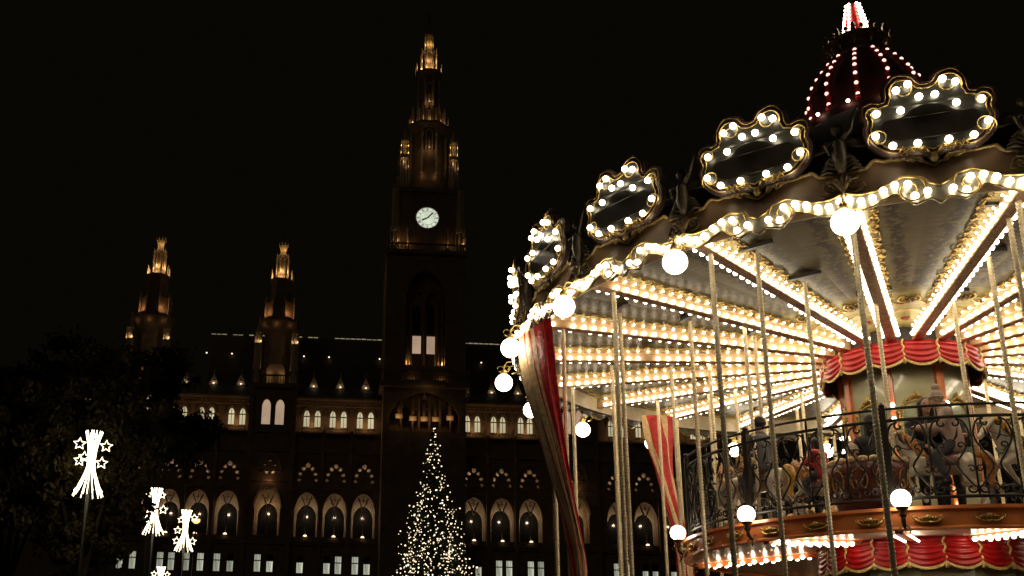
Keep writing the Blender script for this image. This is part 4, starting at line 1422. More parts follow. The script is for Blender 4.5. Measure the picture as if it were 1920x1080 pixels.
for k in range(15):
    o = link('valance_swag', sw[0], CAR, (0, 0, 0), (0, 0, radians(7.1 + 24 * k)))
    link('gold_fringe', sw[1], o)
    link('tassel_cord', sw[2], o)
sw = mk_swag(1.46, 20, 3.62, 0.43, 0.08, 5)
for k in range(20):
    o = link('valance_swag', sw[0], CAR, (0, 0, 0), (0, 0, radians(-4.6 + 18 * k)))
    link('gold_fringe', sw[1], o)
    link('tassel_cord', sw[2], o)
a = MB(); a.lathe([(1.12, 6.26), (1.12, 6.9)], 40, caps=False); a.build('valance_backing', M['crank'], CAR)

# --- central column -------------------------------------------------------
RC = 0.93
def mk_colpanel():
    a = MB()
    t = radians(22.5)
    x, y = RC * cos(t), RC * sin(t)
    a.add([(x, -y, 3.75), (x, y, 3.75), (x, y, 6.45), (x, -y, 6.45)], [(0, 1, 2, 3)])
    return a.mesh('column_panel', M['sage'])
def mk_colmirror():
    a = MB()
    x = RC * cos(radians(22.5)) + 0.012
    pts = [(v.x, v.y) for v in catmull([(-0.2, 4.7, 0), (0.2, 4.7, 0), (0.235, 5.3, 0), (0.2, 5.66, 0), (0.1, 5.72, 0), (0, 5.75, 0), (-0.1, 5.72, 0), (-0.2, 5.66, 0), (-0.235, 5.3, 0)], 4, True)]
    a.poly(pts, lambda y, z: (x, y, z))
    m1 = a.mesh('column_mirror', M['colmirror'])
    b = MB()
    b.tube([(x + 0.01, y, z) for y, z in pts], 0.016, 5, True)
    for sg in (-1, 1):
        for k in range(9):
            y0, z0 = sg * 0.03 * k, 5.79 - 0.004 * k * k
            b.tube([(x, y0, z0 - 0.02), (x + 0.035, y0 + sg * 0.025, z0 + 0.035), (x + 0.01, y0 + sg * 0.06, z0 + 0.02)], [0.012, 0.022, 0.004], 5)
        for k in range(6):
            b.tube([(x, sg * 0.235, 5.55 - 0.13 * k), (x + 0.03, sg * 0.265, 5.50 - 0.13 * k), (x + 0.01, sg * 0.245, 5.43 - 0.13 * k)], [0.01, 0.02, 0.004], 5)
    b.sphere((x + 0.02, 0, 5.85), 0.035, 1, (1, 1, 1.4))
    return m1, b.mesh('gold_frame', M['gold'], True)
cp, (cm, cf_) = mk_colpanel(), mk_colmirror()
pb = MB(); pb.box(RC - 0.035, RC + 0.035, -0.06, 0.06, 3.75, 6.45); post0 = pb.mesh('column_post', M['postorange'])
for k in range(8):
    o = link('column_panel', cp, CAR, (0, 0, 0), (0, 0, radians(-8 + 22.5 + 45 * k)))
    link('column_mirror', cm, o)
    link('gold_frame', cf_, o)
    o = link('column_post', post0, CAR, (0, 0, 0), (0, 0, radians(-8 + 45 * k)))
    for j in range(10):
        z = 3.95 + 0.215 * j
        if z < 5.75 and k in (0, 1, 4, 6): stuff_bulbs.sphere(pol(RC + 0.07, -8 + 45 * k + 1.5, z), 0.036, 1)

# --- upper deck -----------------------------------------------------------
RD = 3.54
ZD = 3.72
a = MB()
a.grid(lambda i, j: pol([3.50, RD + 0.03, RD + 0.035, RD, RD - 0.012, RD - 0.012, RD, RD + 0.02, RD + 0.02, 3.46][j], 360 * i / 90, [3.742, 3.742, 3.70, 3.685, 3.67, 3.50, 3.49, 3.475, 3.455, 3.455][j]), 90, 9, True)
a.build('deck_fascia', M['deckorange'], CAR, False)
a = MB(); a.lathe([(1.3, 3.70), (3.51, 3.70), (3.51, ZD), (0.9, ZD)], 72, caps=False); a.build('deck_floor', M['plat'], CAR)
a = MB(); a.grid(lambda i, j: pol([3.48, 1.2][j], 6 * i, [3.50, 3.645][j]), 60, 1, True)
a.build('deck_soffit', M['cream'], CAR)
def mk_orn():
    a = MB()
    P0 = lambda s, z, d=0.0: pol(RD + d, math.degrees(s / RD), z)
    for sg in (-1, 1):
        a.tube([P0(sg * s, z, 0.014) for s, z in [(0.0, 3.545), (0.06, 3.535), (0.11, 3.55), (0.15, 3.59)]], [0.018, 0.02, 0.016, 0.012], 5)
        a.tube([P0(sg * (0.15 + r * cos(v)), 3.605 + r * sin(v), 0.014) for r, v in [(0.026 - 0.018 * k / 10, -1.5 + k * 0.55) for k in range(11)]], 0.009, 4)
        for k in range(3):
            a.tube([P0(sg * (0.015 + 0.03 * k), 3.56), P0(sg * (0.02 + 0.036 * k), 3.60, 0.03), P0(sg * (0.03 + 0.04 * k), 3.645 - 0.022 * k, 0.01)], [0.012, 0.017, 0.004], 5)
    a.sphere(P0(0, 3.60, 0.02), 0.022, 1, (1, 1, 2))
    return a.mesh('fascia_carving', M['gold'], True)
orn = mk_orn()
for k in range(33):
    link('fascia_carving', orn, CAR, (0, 0, 0), (0, 0, radians(-6.1 + 360 / 33 * k)))
# soffit bulbs on radial beams
def mk_lowbeam():
    a = MB()
    zl = lambda r: 3.50 + (3.48 - r) * 0.0636
    a.add([(r, y, zl(r) - d) for r in (1.4, 3.44) for d in (0.075, 0.001) for y in (-0.05, 0.05)], [(0, 1, 5, 4), (1, 3, 7, 5), (2, 0, 4, 6), (0, 2, 3, 1), (4, 5, 7, 6)])
    return a.mesh('deck_beam', M['postorange'])
lb = mk_lowbeam()
for k in range(7):
    ang = -31 - 60 * (k - 1) if k else -1
    link('deck_beam', lb, CAR, (0, 0, 0), (0, 0, radians(ang)))
    if k == 0: continue
    for i in range(9):
        for sg in (-1, 1):
            r = 1.72 + 0.19 * i + 0.04 * sg
            x, y = r, sg * 0.085
            t = radians(ang)
            stuff_bulbs.sphere((x * cos(t) - y * sin(t), x * sin(t) + y * cos(t), 3.44 + (3.48 - r) * 0.0636), 0.034, 1)
for ang0, ang1 in ((-3.0, -4.0), (0.6, 1.7)):
    tb = MB(); tb.tube([pol(2.95, ang0, 3.46), pol(1.72, ang1, 3.53)], 0.014, 8)
    tb.build('light_tube', M['tube'], CAR, True)

# railing: eleven bays of wrought iron
BAY = 360 / 11
def mk_bay():
    a = MB()
    R = 3.47
    arc = [BAY * i / 14 for i in range(15)]
    a.tube([pol(R, t, 5.03) for t in arc], 0.020, 6)
    a.tube([pol(R, t, 4.875) for t in arc], 0.024, 6)
    a.tube([pol(R, t, 3.86) for t in arc], 0.022, 6)
    for j in range(1, 4):
        t = BAY * j / 4
        a.tube([pol(R, t, 3.86), pol(R, t, 4.875)], 0.014, 5)
    a.tube([pol(R, BAY / 2, 4.875), pol(R, BAY / 2, 5.03)], 0.016, 5)
    return a.mesh('railing_bay', M['iron'], True)
def mk_scroll():
    """pair of back-to-back S scrolls filling one cell of the railing"""
    a = MB()
    R = 3.47
    half = BAY / 8
    W2 = radians(half) * R
    P0 = lambda x, z: pol(R, math.degrees(x / R), z)
    for sg in (-1, 1):
        pts = [(sg * (0.075 + r * cos(v)), 4.79 + r * sin(v)) for r, v in [(0.018 + 0.04 * k / 9, -3.6 + k * 0.55) for k in range(10)]]
        body = [(sg * W2 * 0.72, 4.80), (sg * W2 * 0.90, 4.62), (sg * W2 * 0.55, 4.42), (sg * W2 * 0.16, 4.26), (sg * W2 * 0.5, 4.10), (sg * W2 * 0.82, 3.99)]
        end = [(sg * (W2 * 0.70 + r * cos(v)), 3.955 + r * sin(v)) for r, v in [(0.065 - 0.045 * k / 10, 0.3 - k * 0.55) for k in range(11)]]
        c = catmull([P0(x, z) for x, z in pts + body + end], 3)
        a.tube(c, 0.0135, 5)
        a.tube([P0(sg * (0.055 + r * cos(v)), 3.96 + r * sin(v)) for r, v in [(0.055 - 0.04 * k / 12, 1.6 + k * 0.5) for k in range(13)]], 0.012, 4)
        a.tube([P0(sg * (W2 * 0.80 + r * cos(v)), 4.20 + r * sin(v)) for r, v in [(0.05 - 0.036 * k / 12, 2.4 - k * 0.5) for k in range(13)]], 0.010, 4)
        a.tube([P0(sg * W2 * 0.12, 4.55), P0(sg * W2 * 0.30, 4.62), P0(sg * W2 * 0.42, 4.74)], [0.006, 0.02, 0.004], 5)
        a.tube([P0(sg * (W2 * 0.45 + r * cos(v)), 4.50 + r * sin(v)) for r, v in [(0.05 - 0.036 * k / 12, -0.4 + k * 0.5) for k in range(13)]], 0.011, 4)
    return a.mesh('iron_scroll', M['iron'], True)
bay0, scl0 = mk_bay(), mk_scroll()
pm = MB(); pm.box(3.47 - 0.035, 3.47 + 0.035, -0.04, 0.04, 3.742, 5.05); pm.lathe([(0.03, 5.05), (0.045, 5.08), (0.01, 5.12)], 8, (3.47, 0)); post1 = pm.mesh('railing_post', M['iron'])
lg2 = MB(); lg2.sphere((3.69, 0, 3.825), 0.118, 3); lgm2 = lg2.mesh('globe_lamp', M['globe'], True)
lbk = MB()
lbk.lathe([(0.035, 3.60), (0.05, 3.63), (0.028, 3.66), (0.075, 3.705), (0.08, 3.725)], 10, (3.69, 0))
lbk.tube([(3.69, 0, 3.62), (3.685, 0, 3.54), (3.62, 0, 3.48), (3.56, 0, 3.55)], [0.03, 0.028, 0.02, 0.015], 6)
for sg in (-1, 1): lbk.tube([(3.60, sg * 0.02, 3.52), (3.65, sg * 0.07, 3.45), (3.68, sg * 0.05, 3.39), (3.65, sg * 0.02, 3.42)], [0.012, 0.012, 0.01, 0.005], 5)
lbm2 = lbk.mesh('lamp_bracket', M['old_gold'], True)
for k in range(11):
    a0 = -1.4 + BAY * k
    o = link('railing_bay', bay0, CAR, (0, 0, 0), (0, 0, radians(a0)))
    for j in range(4):
        link('iron_scroll', scl0, o, (0, 0, 0), (0, 0, radians(BAY / 8 + BAY / 4 * j)))
    link('railing_post', post1, CAR, (0, 0, 0), (0, 0, radians(a0)))
    o = link('globe_lamp', lgm2, CAR, (0, 0, 0), (0, 0, radians(a0 + 1.8)))
    link('lamp_bracket', lbm2, o)

# --- lower platform, out of the frame below --------------------------------
a = MB(); a.lathe([(6.2, 0), (6.2, 0.75), (6.3, 0.78), (6.3, 0.9), (0.9, 0.9)], 80, caps=False); a.build('lower_platform', M['plat'], CAR)
a = MB(); a.lathe([(1.35, 0.9), (1.35, 3.5)], 12, caps=False); a.build('lower_column', M['sage'], CAR)

# --- twisted brass poles --------------------------------------------------
def mk_pole(L, r=0.034):
    a = MB()
    n = int(L / 0.014)
    a.grid(lambda i, j: ((r + 0.006 * sin(j * 1.885 + i * 2 * pi / 8)) * cos(2 * pi * i / 8), (r + 0.006 * sin(j * 1.885 + i * 2 * pi / 8)) * sin(2 * pi * i / 8), -L * j / n), 8, n, True)
    return a.mesh('twisted_pole', M['brass'], True)
pole_long, pole_crank, pole_short = mk_pole(5.95), mk_pole(5.92, 0.031), mk_pole(3.0, 0.029)
for k in range(NS):
    link('twisted_pole', pole_long, CAR, pol(5.57, -STEP * k, 6.85))
cr = MB(); cr.poly([(0.036 * cos(t), (0.20 if sin(t) > 0 else -0.20) + 0.036 * sin(t)) for t in [i * pi / 8 for i in range(16)]], lambda x, y: (x, y, 0.0), lambda x, y: (x, y, 0.05))
crm = cr.mesh('crank', M['crank'])
CRANKS = [(5.05, 0.78), (3.80, 0.70), (4.92, 2.55), (3.82, 2.44), (4.60, 4.40), (3.60, 4.55), (5.15, -1.02), (3.85, -1.18), (4.8, 6.2), (3.7, 6.3), (4.8, 8.0), (3.7, 8.1), (4.8, 9.8), (3.7, 9.9), (4.8, 11.6), (3.7, 11.7), (4.8, 13.4), (3.7, 13.5), (4.8, 15.2), (3.7, 15.3), (4.9, 17.0), (3.8, 17.1)]
for r, k in CRANKS:
    o = link('twisted_pole', pole_crank, CAR, pol(r, -STEP * k, zb(r) + 0.10), (0, 0, radians(-STEP * k)))
    link('crank', crm, o, (0, 0, 0.07))
HPOLES = [(2.56, -1.16), (2.80, 0.05), (3.05, 2.18), (2.60, 2.60), (2.95, 4.2), (3.05, 6.2), (2.9, 7.8), (2.8, 9.6), (2.8, 11.4), (2.8, 13.2), (2.9, 15.0), (2.7, 17.0)]
for r, k in HPOLES:
    o = link('twisted_pole', pole_short, CAR, pol(r, -STEP * k, zb(r) + 0.10), (0, 0, radians(-STEP * k)))
    link('crank', crm, o, (0, 0, 0.07))

tag(stuff_bulbs.build('light_bulbs', M['bulb'], CAR, True), kind='stuff')

# ================================================================== TUB, HORSES AND RIDERS ON THE UPPER DECK
def remesh(o, v, smooth=4):
    md = o.modifiers.new('one_surface', 'REMESH')
    md.mode = 'VOXEL'
    md.voxel_size = v
    md.use_smooth_shade = True
    if smooth:
        sm = o.modifiers.new('soften', 'SMOOTH')
        sm.iterations = smooth
        sm.factor = 0.5
    return o

def horse_meshes():
    b = MB()
    b.capsule((-0.36, 0, 0.0), (-0.05, 0, -0.03), 0.175, 0.165, 12)
    b.capsule((-0.05, 0, -0.03), (0.30, 0, 0.02), 0.165, 0.19, 12)
    b.capsule((0.32, 0, 0.05), (0.47, 0, 0.25), 0.165, 0.115, 12)
    b.capsule((0.47, 0, 0.25), (0.56, 0, 0.44), 0.115, 0.085, 12)
    b.capsule((0.56, 0, 0.47), (0.66, 0, 0.38), 0.085, 0.068, 10)
    b.capsule((0.66, 0, 0.38), (0.78, 0, 0.25), 0.066, 0.048, 10)
    b.capsule((0.78, 0, 0.25), (0.80, 0, 0.225), 0.050, 0.046, 8)
    for s in (-1, 1):
        b.capsule((0.54, s * 0.045, 0.53), (0.53, s * 0.06, 0.63), 0.028, 0.010, 6)
        b.capsule((0.35, s * 0.10, -0.08), (0.53, s * 0.11, -0.20), 0.085, 0.055, 8)
        kx = 0.40 if s > 0 else 0.62
        b.capsule((0.53, s * 0.11, -0.20), (kx, s * 0.11, -0.40), 0.052, 0.034, 8)
        b.capsule((kx, s * 0.11, -0.40), (kx - 0.10, s * 0.11, -0.52), 0.034, 0.030, 8)
        b.capsule((kx - 0.10, s * 0.11, -0.52), (kx - 0.12, s * 0.11, -0.575), 0.038, 0.046, 8)
        b.capsule((-0.38, s * 0.10, -0.04), (-0.33, s * 0.115, -0.27), 0.125, 0.072, 8)
        b.capsule((-0.33, s * 0.115, -0.27), (-0.54, s * 0.11, -0.42), 0.062, 0.038, 8)
        b.capsule((-0.54, s * 0.11, -0.42), (-0.56, s * 0.11, -0.62), 0.036, 0.030, 8)
        b.capsule((-0.56, s * 0.11, -0.62), (-0.53, s * 0.11, -0.68), 0.038, 0.046, 8)
    body = b.mesh('carousel_horse', M['horse'], True)
    mn = MB()
    r = random.Random(5)
    for i in range(26):                          # locks of the mane lie over the neck
        t = i / 25
        x, z = 0.26 + 0.30 * t - 0.03 * sin(t * 3), 0.20 + 0.36 * t
        sd = -1 if i % 3 else 1
        mn.capsule((x, 0, z), (x - 0.05 + r.uniform(-0.03, 0.03), sd * 0.12, z - 0.06), 0.036, 0.034, 7)
        mn.capsule((x - 0.05, sd * 0.12, z - 0.06), (x - 0.09 + r.uniform(-0.04, 0.05), sd * 0.155, z - 0.21 - r.uniform(0, 0.06)), 0.034, 0.012, 7)
    mn.capsule((0.56, 0, 0.55), (0.66, -0.03, 0.47), 0.04, 0.015, 7)
    mane = mn
    tl = MB()
    tl.tube(catmull([(-0.50, 0, 0.10), (-0.62, 0, 0.12), (-0.70, 0, -0.05), (-0.66, 0.02, -0.28), (-0.74, 0.03, -0.42)], 5), [0.03, 0.04, 0.05, 0.06, 0.065, 0.07, 0.075, 0.08, 0.08, 0.08, 0.075, 0.07, 0.065, 0.06, 0.055, 0.05, 0.045, 0.04, 0.03, 0.02, 0.008], 8)
    sd = MB()
    sd.grid(lambda i, j: (-0.17 + 0.34 * i / 8, 0.155 * sin((j / 6 - 0.5) * 2.1), 0.135 + 0.07 * cos((j / 6 - 0.5) * 2.6) + 0.07 * (2 * i / 8 - 1) ** 2 * (1 if i > 4 else 1.3)), 8, 6)
    sd.capsule((0.15, 0, 0.24), (0.17, 0, 0.29), 0.03, 0.025, 8)
    bl = MB()
    bl.grid(lambda i, j: (-0.24 + 0.46 * i / 8, 0.196 * sin((j / 10 - 0.5) * 3.7), -0.01 + 0.192 * cos((j / 10 - 0.5) * 3.7)), 8, 10)
    jw = MB()
    for s in (-1, 1):
        for i in range(7):
            jw.sphere((-0.22 + 0.07 * i, s * 0.193, -0.02), 0.022, 1)
        for i in range(5):
            t = 0.2 + i * 0.25
            jw.sphere((0.44 + 0.05 * cos(t), s * 0.15 * sin(t), 0.10 - 0.14 * (1 - sin(t))), 0.02, 1)
    br = MB()
    br.tube([(0.70, 0.062 * cos(t), 0.33 + 0.062 * sin(t)) for t in [i * pi / 6 for i in range(12)]], 0.011, 5, True)
    for s in (-1, 1):
        br.tube([(0.68, s * 0.07, 0.33), (0.56, s * 0.092, 0.50)], 0.010, 5)
        br.tube([(0.70, s * 0.066, 0.31), (0.45, s * 0.15, 0.22), (0.16, s * 0.04, 0.27)], 0.009, 5)
    return body, mane, tl, sd, bl, jw, br
hb, hmane, htail, hsad, hblk, hjew, hbri = horse_meshes()
hm = {}
hm['mane'] = hmane.mesh('mane', M['mane'], True)
hm['mane2'] = hmane.mesh('mane', M['manegold'], True)
hm['tail'] = htail.mesh('tail', M['mane'], True)
hm['tail2'] = htail.mesh('tail', M['manegold'], True)
hm['saddle'] = hsad.mesh('saddle', M['saddle'], True)
hm['blanket'] = hblk.mesh('saddle_blanket', M['blanket'], True)
hm['jewel'] = hjew.mesh('jewelled_strap', M['teal'], True)
hm['bridle'] = hbri.mesh('bridle', M['blanket'], True)
def horse(r, a, z, label, gold=False, scale=0.86, lean=0.0):
    o = link('carousel_horse', hb, None, cw(r, a, z))
    o.rotation_euler = (0, lean, PHI + radians(a) - pi / 2)
    o.scale = (scale,) * 3
    remesh(o, 0.016, 5)
    tag(o, label, 'carousel horse', 'horses on the upper deck of the carousel')
    for n, me in (('mane', hm['mane2' if gold else 'mane']), ('tail', hm['tail2' if gold else 'tail']), ('saddle', hm['saddle']), ('saddle_blanket', hm['blanket']), ('jewelled_strap', hm['jewel']), ('bridle', hm['bridle'])):
        q = link(n, me, o)
        if n == 'jewelled_strap': tag(q, kind='stuff')
    return o
H1 = horse(2.62, 10.5, 4.43, 'cream horse with brown mane carrying the child in the pale bobble hat')
horse(2.70, 35.0, 4.55, 'golden-maned riderless horse just behind the bobble-hat child on the right', True)
horse(2.85, -41.0, 4.44, 'cream horse carrying the rider in the black beanie', True)
horse(2.45, -26.0, 4.30, 'cream horse carrying the child in the red jacket left of the tub', False, 0.75)
horse(2.80, -64.0, 4.50, 'riderless brown-maned horse at the left end of the upper deck')
horse(2.75, 62.0, 4.40, 'brown-maned riderless horse on the right side of the upper deck, beyond the frame')
horse(2.75, -100.0, 4.45, 'gold-maned riderless horse at the far left back of the upper deck', True)
horse(2.75, -140.0, 4.36, 'brown-maned riderless horse at the back of the upper deck behind the column')

# spinning tub with a padded rim
TUB = empty('spinning_tub', cw(2.58, -9.0, 3.72), PHI + radians(-9))
tag(TUB, 'dark red spinning tub with padded cream rim behind the railing', 'ride tub')
a = MB(); a.lathe([(0.20, 0.02), (0.26, 0.06), (0.44, 0.14), (0.53, 0.34), (0.54, 0.62), (0.55, 0.74), (0.49, 0.74), (0.48, 0.4), (0.30, 0.36), (0.02, 0.36)], 40)
a.build('tub_shell', M['blanket'], TUB, True)
a = MB()
for i in range(22):
    v0, v1 = i * 2 * pi / 22, (i + 0.86) * 2 * pi / 22
    a.tube([(0.525 * cos(v), 0.525 * sin(v), 0.765) for v in [v0 + (v1 - v0) * k / 4 for k in range(5)]], [0.03, 0.042, 0.045, 0.042, 0.03], 8)
a.build('padded_rim', M['creamcloth'], TUB, True)
a = MB()
for i in range(11):
    v = i * 2 * pi / 11
    for s in (-1, 1):
        a.tube(catmull([(0.555 * cos(v + s * w), 0.555 * sin(v + s * w), z) for w, z in ((0.02, 0.64), (0.13, 0.60), (0.19, 0.48), (0.13, 0.37), (0.05, 0.40), (0.07, 0.48), (0.11, 0.47))], 3), [0.005 + 0.0075 * sin(pi * q / 18) for q in range(19)], 5)
a.build('gold_scrolls', M['gold'], TUB, True)
a = MB(); a.lathe([(0.04, 0.36), (0.04, 0.70)], 10); a.lathe([(0.2, 0.70), (0.21, 0.72), (0.2, 0.74)], 20)
a.build('turning_wheel', M['brass'], TUB, True)

def person(label, loc, rz, pose, coat, legs, hair=None, hat=None, sc=1.0, group=None, bob=False, lean=0.0):
    """one continuous body grown from a jointed skeleton, clothes as its children; faces +x"""
    sit = pose != 'stand'
    hz = 0.0 if sit else 0.90
    L = lean
    pel, ch, nk = (0, 0, hz + 0.06), (0.10 * L, 0, hz + 0.36), (0.22 * L + 0.01, 0, hz + 0.55)
    hd = (0.30 * L + 0.045, 0, hz + 0.70)
    sh = [(0.16 * L, s * 0.175, hz + 0.46) for s in (-1, 1)]
    if pose == 'ride':
        el = [(0.20 + 0.1 * L, s * 0.24, hz + 0.26) for s in (-1, 1)]
        ha = [(0.40 + 0.1 * L, s * 0.06, hz + 0.30) for s in (-1, 1)]
        kn = [(0.32, s * 0.23, hz - 0.16) for s in (-1, 1)]
        an = [(0.18, s * 0.26, hz - 0.52) for s in (-1, 1)]
    elif pose == 'sit':
        el = [(0.12 + 0.1 * L, s * 0.27, hz + 0.22) for s in (-1, 1)]
        ha = [(0.36 + 0.1 * L, s * 0.16, hz + 0.24) for s in (-1, 1)]
        kn = [(0.42, s * 0.12, hz + 0.06) for s in (-1, 1)]
        an = [(0.44, s * 0.12, hz - 0.36) for s in (-1, 1)]
    else:
        el = [(0.10 + 0.2 * L, s * 0.25, hz + 0.20) for s in (-1, 1)]
        ha = [(0.34 + 0.25 * L, s * 0.16, hz + 0.16 + 0.08 * s) for s in (-1, 1)]
        kn = [(0.03, s * 0.10, 0.48) for s in (-1, 1)]
        an = [(0.0, s * 0.10, 0.09) for s in (-1, 1)]
    def torso(b, g=0.0):
        for s in (-1, 1): b.capsule((pel[0], s * 0.07, pel[2]), (ch[0], s * 0.075, ch[2]), 0.105 + g, 0.105 + g, 10)
        b.capsule(sh[0], sh[1], 0.075 + g, 0.075 + g, 10)
        b.capsule((ch[0], 0, ch[2]), nk, 0.11 + g, 0.06 + g * 0.4, 10)
    def arms(b, g=0.0, hands=True):
        for i in (0, 1):
            b.capsule(sh[i], el[i], 0.058 + g, 0.044 + g, 9)
            b.capsule(el[i], ha[i], 0.044 + g, 0.030 + g * 0.8, 9)
            if hands:
                d = (Vector(ha[i]) - Vector(el[i])).normalized()
                w = d.cross(Vector((0, 0, 1))).normalized()
                p0 = Vector(ha[i])
                b.capsule(p0, p0 + d * 0.06, 0.03, 0.036, 8)
                for q in range(4):
                    c0_ = p0 + d * 0.085 + w * (0.021 * (q - 1.5))
                    m1 = c0_ + d * (0.028 + 0.006 * (1.5 - abs(q - 1.5)))
                    b.capsule(c0_, m1, 0.0105, 0.010, 6)
                    b.capsule(m1, m1 + d * 0.018 - Vector((0, 0, 0.03)), 0.010, 0.008, 6)
                t0 = p0 + d * 0.03 + w * 0.03 * (1 if i else -1)
                b.capsule(t0, t0 + d * 0.05 + w * 0.02 * (1 if i else -1), 0.014, 0.010, 6)
    def leg(b, g=0.0):
        for i, s in enumerate((-1, 1)):
            b.capsule((pel[0], s * 0.085, pel[2]), kn[i], 0.088 + g, 0.056 + g, 9)
            b.capsule(kn[i], an[i], 0.056 + g, 0.036 + g, 9)
    b = MB()
    torso(b); arms(b); leg(b)
    b.capsule(nk, (hd[0] - 0.02, 0, hd[2] - 0.06), 0.052, 0.05, 9)
    b.sphere((hd[0] - 0.012, 0, hd[2] + 0.03), 0.094, 2, (1.0, 0.84, 1.0))
    b.capsule((hd[0] + 0.01, 0, hd[2]), (hd[0] + 0.03, 0, hd[2] - 0.075), 0.07, 0.042, 9)
    b.capsule((hd[0] + 0.088, 0, hd[2] + 0.015), (hd[0] + 0.105, 0, hd[2] - 0.022), 0.011, 0.016, 6)
    for s in (-1, 1):
        b.sphere((hd[0] - 0.01, s * 0.083, hd[2] + 0.0), 0.024, 1, (0.8, 0.5, 1.3))
        b.capsule((an[0][0], s * abs(an[0][1]), an[0][2]), (an[0][0] + 0.12, s * abs(an[0][1]), an[0][2] - 0.05), 0.036, 0.03, 8)
    o = b.build('person', M['skin'], None, True, loc, (0, 0, rz))
    o.scale = (sc,) * 3
    remesh(o, 0.0115, 3)
    tag(o, label, 'person', group)
    e = MB()
    for s in (-1, 1): e.sphere((hd[0] + 0.074, s * 0.034, hd[2] + 0.022), 0.012, 1, (0.6, 1, 0.7))
    e.build('eyes', M['black'], o, True)
    e = MB(); e.tube([(hd[0] + 0.068, -0.022, hd[2] - 0.052), (hd[0] + 0.078, 0, hd[2] - 0.055), (hd[0] + 0.068, 0.022, hd[2] - 0.052)], 0.006, 5)
    e.build('mouth', M['coatred'], o, True)
    c = MB(); torso(c, 0.026); arms(c, 0.020, False)
    c.capsule((pel[0], -0.06, pel[2] - 0.05), (pel[0], 0.06, pel[2] - 0.05), 0.135, 0.135, 10)
    remesh(c.build('coat', coat, o, True), 0.016, 3)
    c = MB(); leg(c, 0.014); remesh(c.build('trousers', legs, o, True), 0.016, 3)
    c = MB()
    for s in (-1, 1): c.capsule((an[0][0], s * abs(an[0][1]), an[0][2] - 0.03), (an[0][0] + 0.14, s * abs(an[0][1]), an[0][2] - 0.055), 0.048, 0.040, 8)
    c.build('shoes', M['shoe'], o, True)
    if hair:
        c = MB()
        c.sphere((hd[0] - 0.035, 0, hd[2] + 0.05), 0.104, 2, (0.98, 0.92, 0.92))
        c.capsule((hd[0] - 0.07, 0, hd[2] + 0.02), (hd[0] - 0.085, 0, hd[2] - 0.20), 0.085, 0.055, 9)
        for s in (-1, 1): c.capsule((hd[0] - 0.02, s * 0.075, hd[2] + 0.05), (hd[0] - 0.03, s * 0.085, hd[2] - 0.16), 0.04, 0.03, 8)
        remesh(c.build('hair', hair, o, True), 0.014, 2)
    if hat:
        c = MB()
        c.sphere((hd[0] - 0.02, 0, hd[2] + 0.062), 0.112, 2, (1.0, 0.9, 0.95))
        c.tube([(hd[0] - 0.018 + 0.104 * cos(v), 0.094 * sin(v), hd[2] + 0.045) for v in [i * pi / 10 for i in range(20)]], 0.018, 6, True)
        h_ = c.build('hat', hat, o, True)
        if bob:
            c = MB(); c.sphere((hd[0] - 0.03, 0, hd[2] + 0.20), 0.058, 2)
            c.build('bobble', hat, h_, True)
    return o
def face(a, d): return PHI + radians(a + d)      # heading: 0 outwards, -90 to the left along the rim
RIDE = 'riders and parents on the upper deck'
person('child in a dusty pink coat and pale bobble hat riding the cream horse', cw(2.60, 15.2, 4.66), face(15, -95), 'ride', M['coatpink'], M['trouser'], None, M['knit'], 0.92, RIDE, True, 0.45)
person('dark-haired woman in a black coat leaning towards the bobble-hat child', cw(2.18, 8.6, 3.72), face(9, 10), 'stand', M['coatdark'], M['trouser'], M['hairdark'], None, 0.98, RIDE, False, 0.5)
person('adult in dark clothes standing behind the cream horse of the bobble-hat child', cw(2.12, 15.5, 3.72), face(15, 0), 'stand', M['coatdark'], M['coatdark'], M['hairdark'], None, 0.96, RIDE, False, 0.25)
person('person in black coat and black hat sitting in the tub', cw(2.36, -8.0, 4.34), face(-8, -140), 'sit', M['coatdark'], M['coatdark'], M['hairdark'], M['coatdark'], 1.05, RIDE, False, -0.1)
person('child in a grey knit hat sitting low in the tub', cw(2.60, -14.0, 4.12), face(-14, 70), 'sit', M['coatgrey'], M['trouser'], None, M['knitgrey'], 0.80, RIDE, False, 0.1)
person('child in a red jacket riding left of the tub', cw(2.45, -25.0, 4.46), face(-25, -90), 'ride', M['coatred'], M['trouser'], M['hairdark'], None, 0.66, RIDE, False, 0.4)
person('rider in a black beanie and grey jacket on a gold-maned horse', cw(2.85, -39.5, 4.62), face(-40, -90), 'ride', M['coatgrey'], M['trouser'], None, M['coatdark'], 0.92, RIDE, False, 0.2)

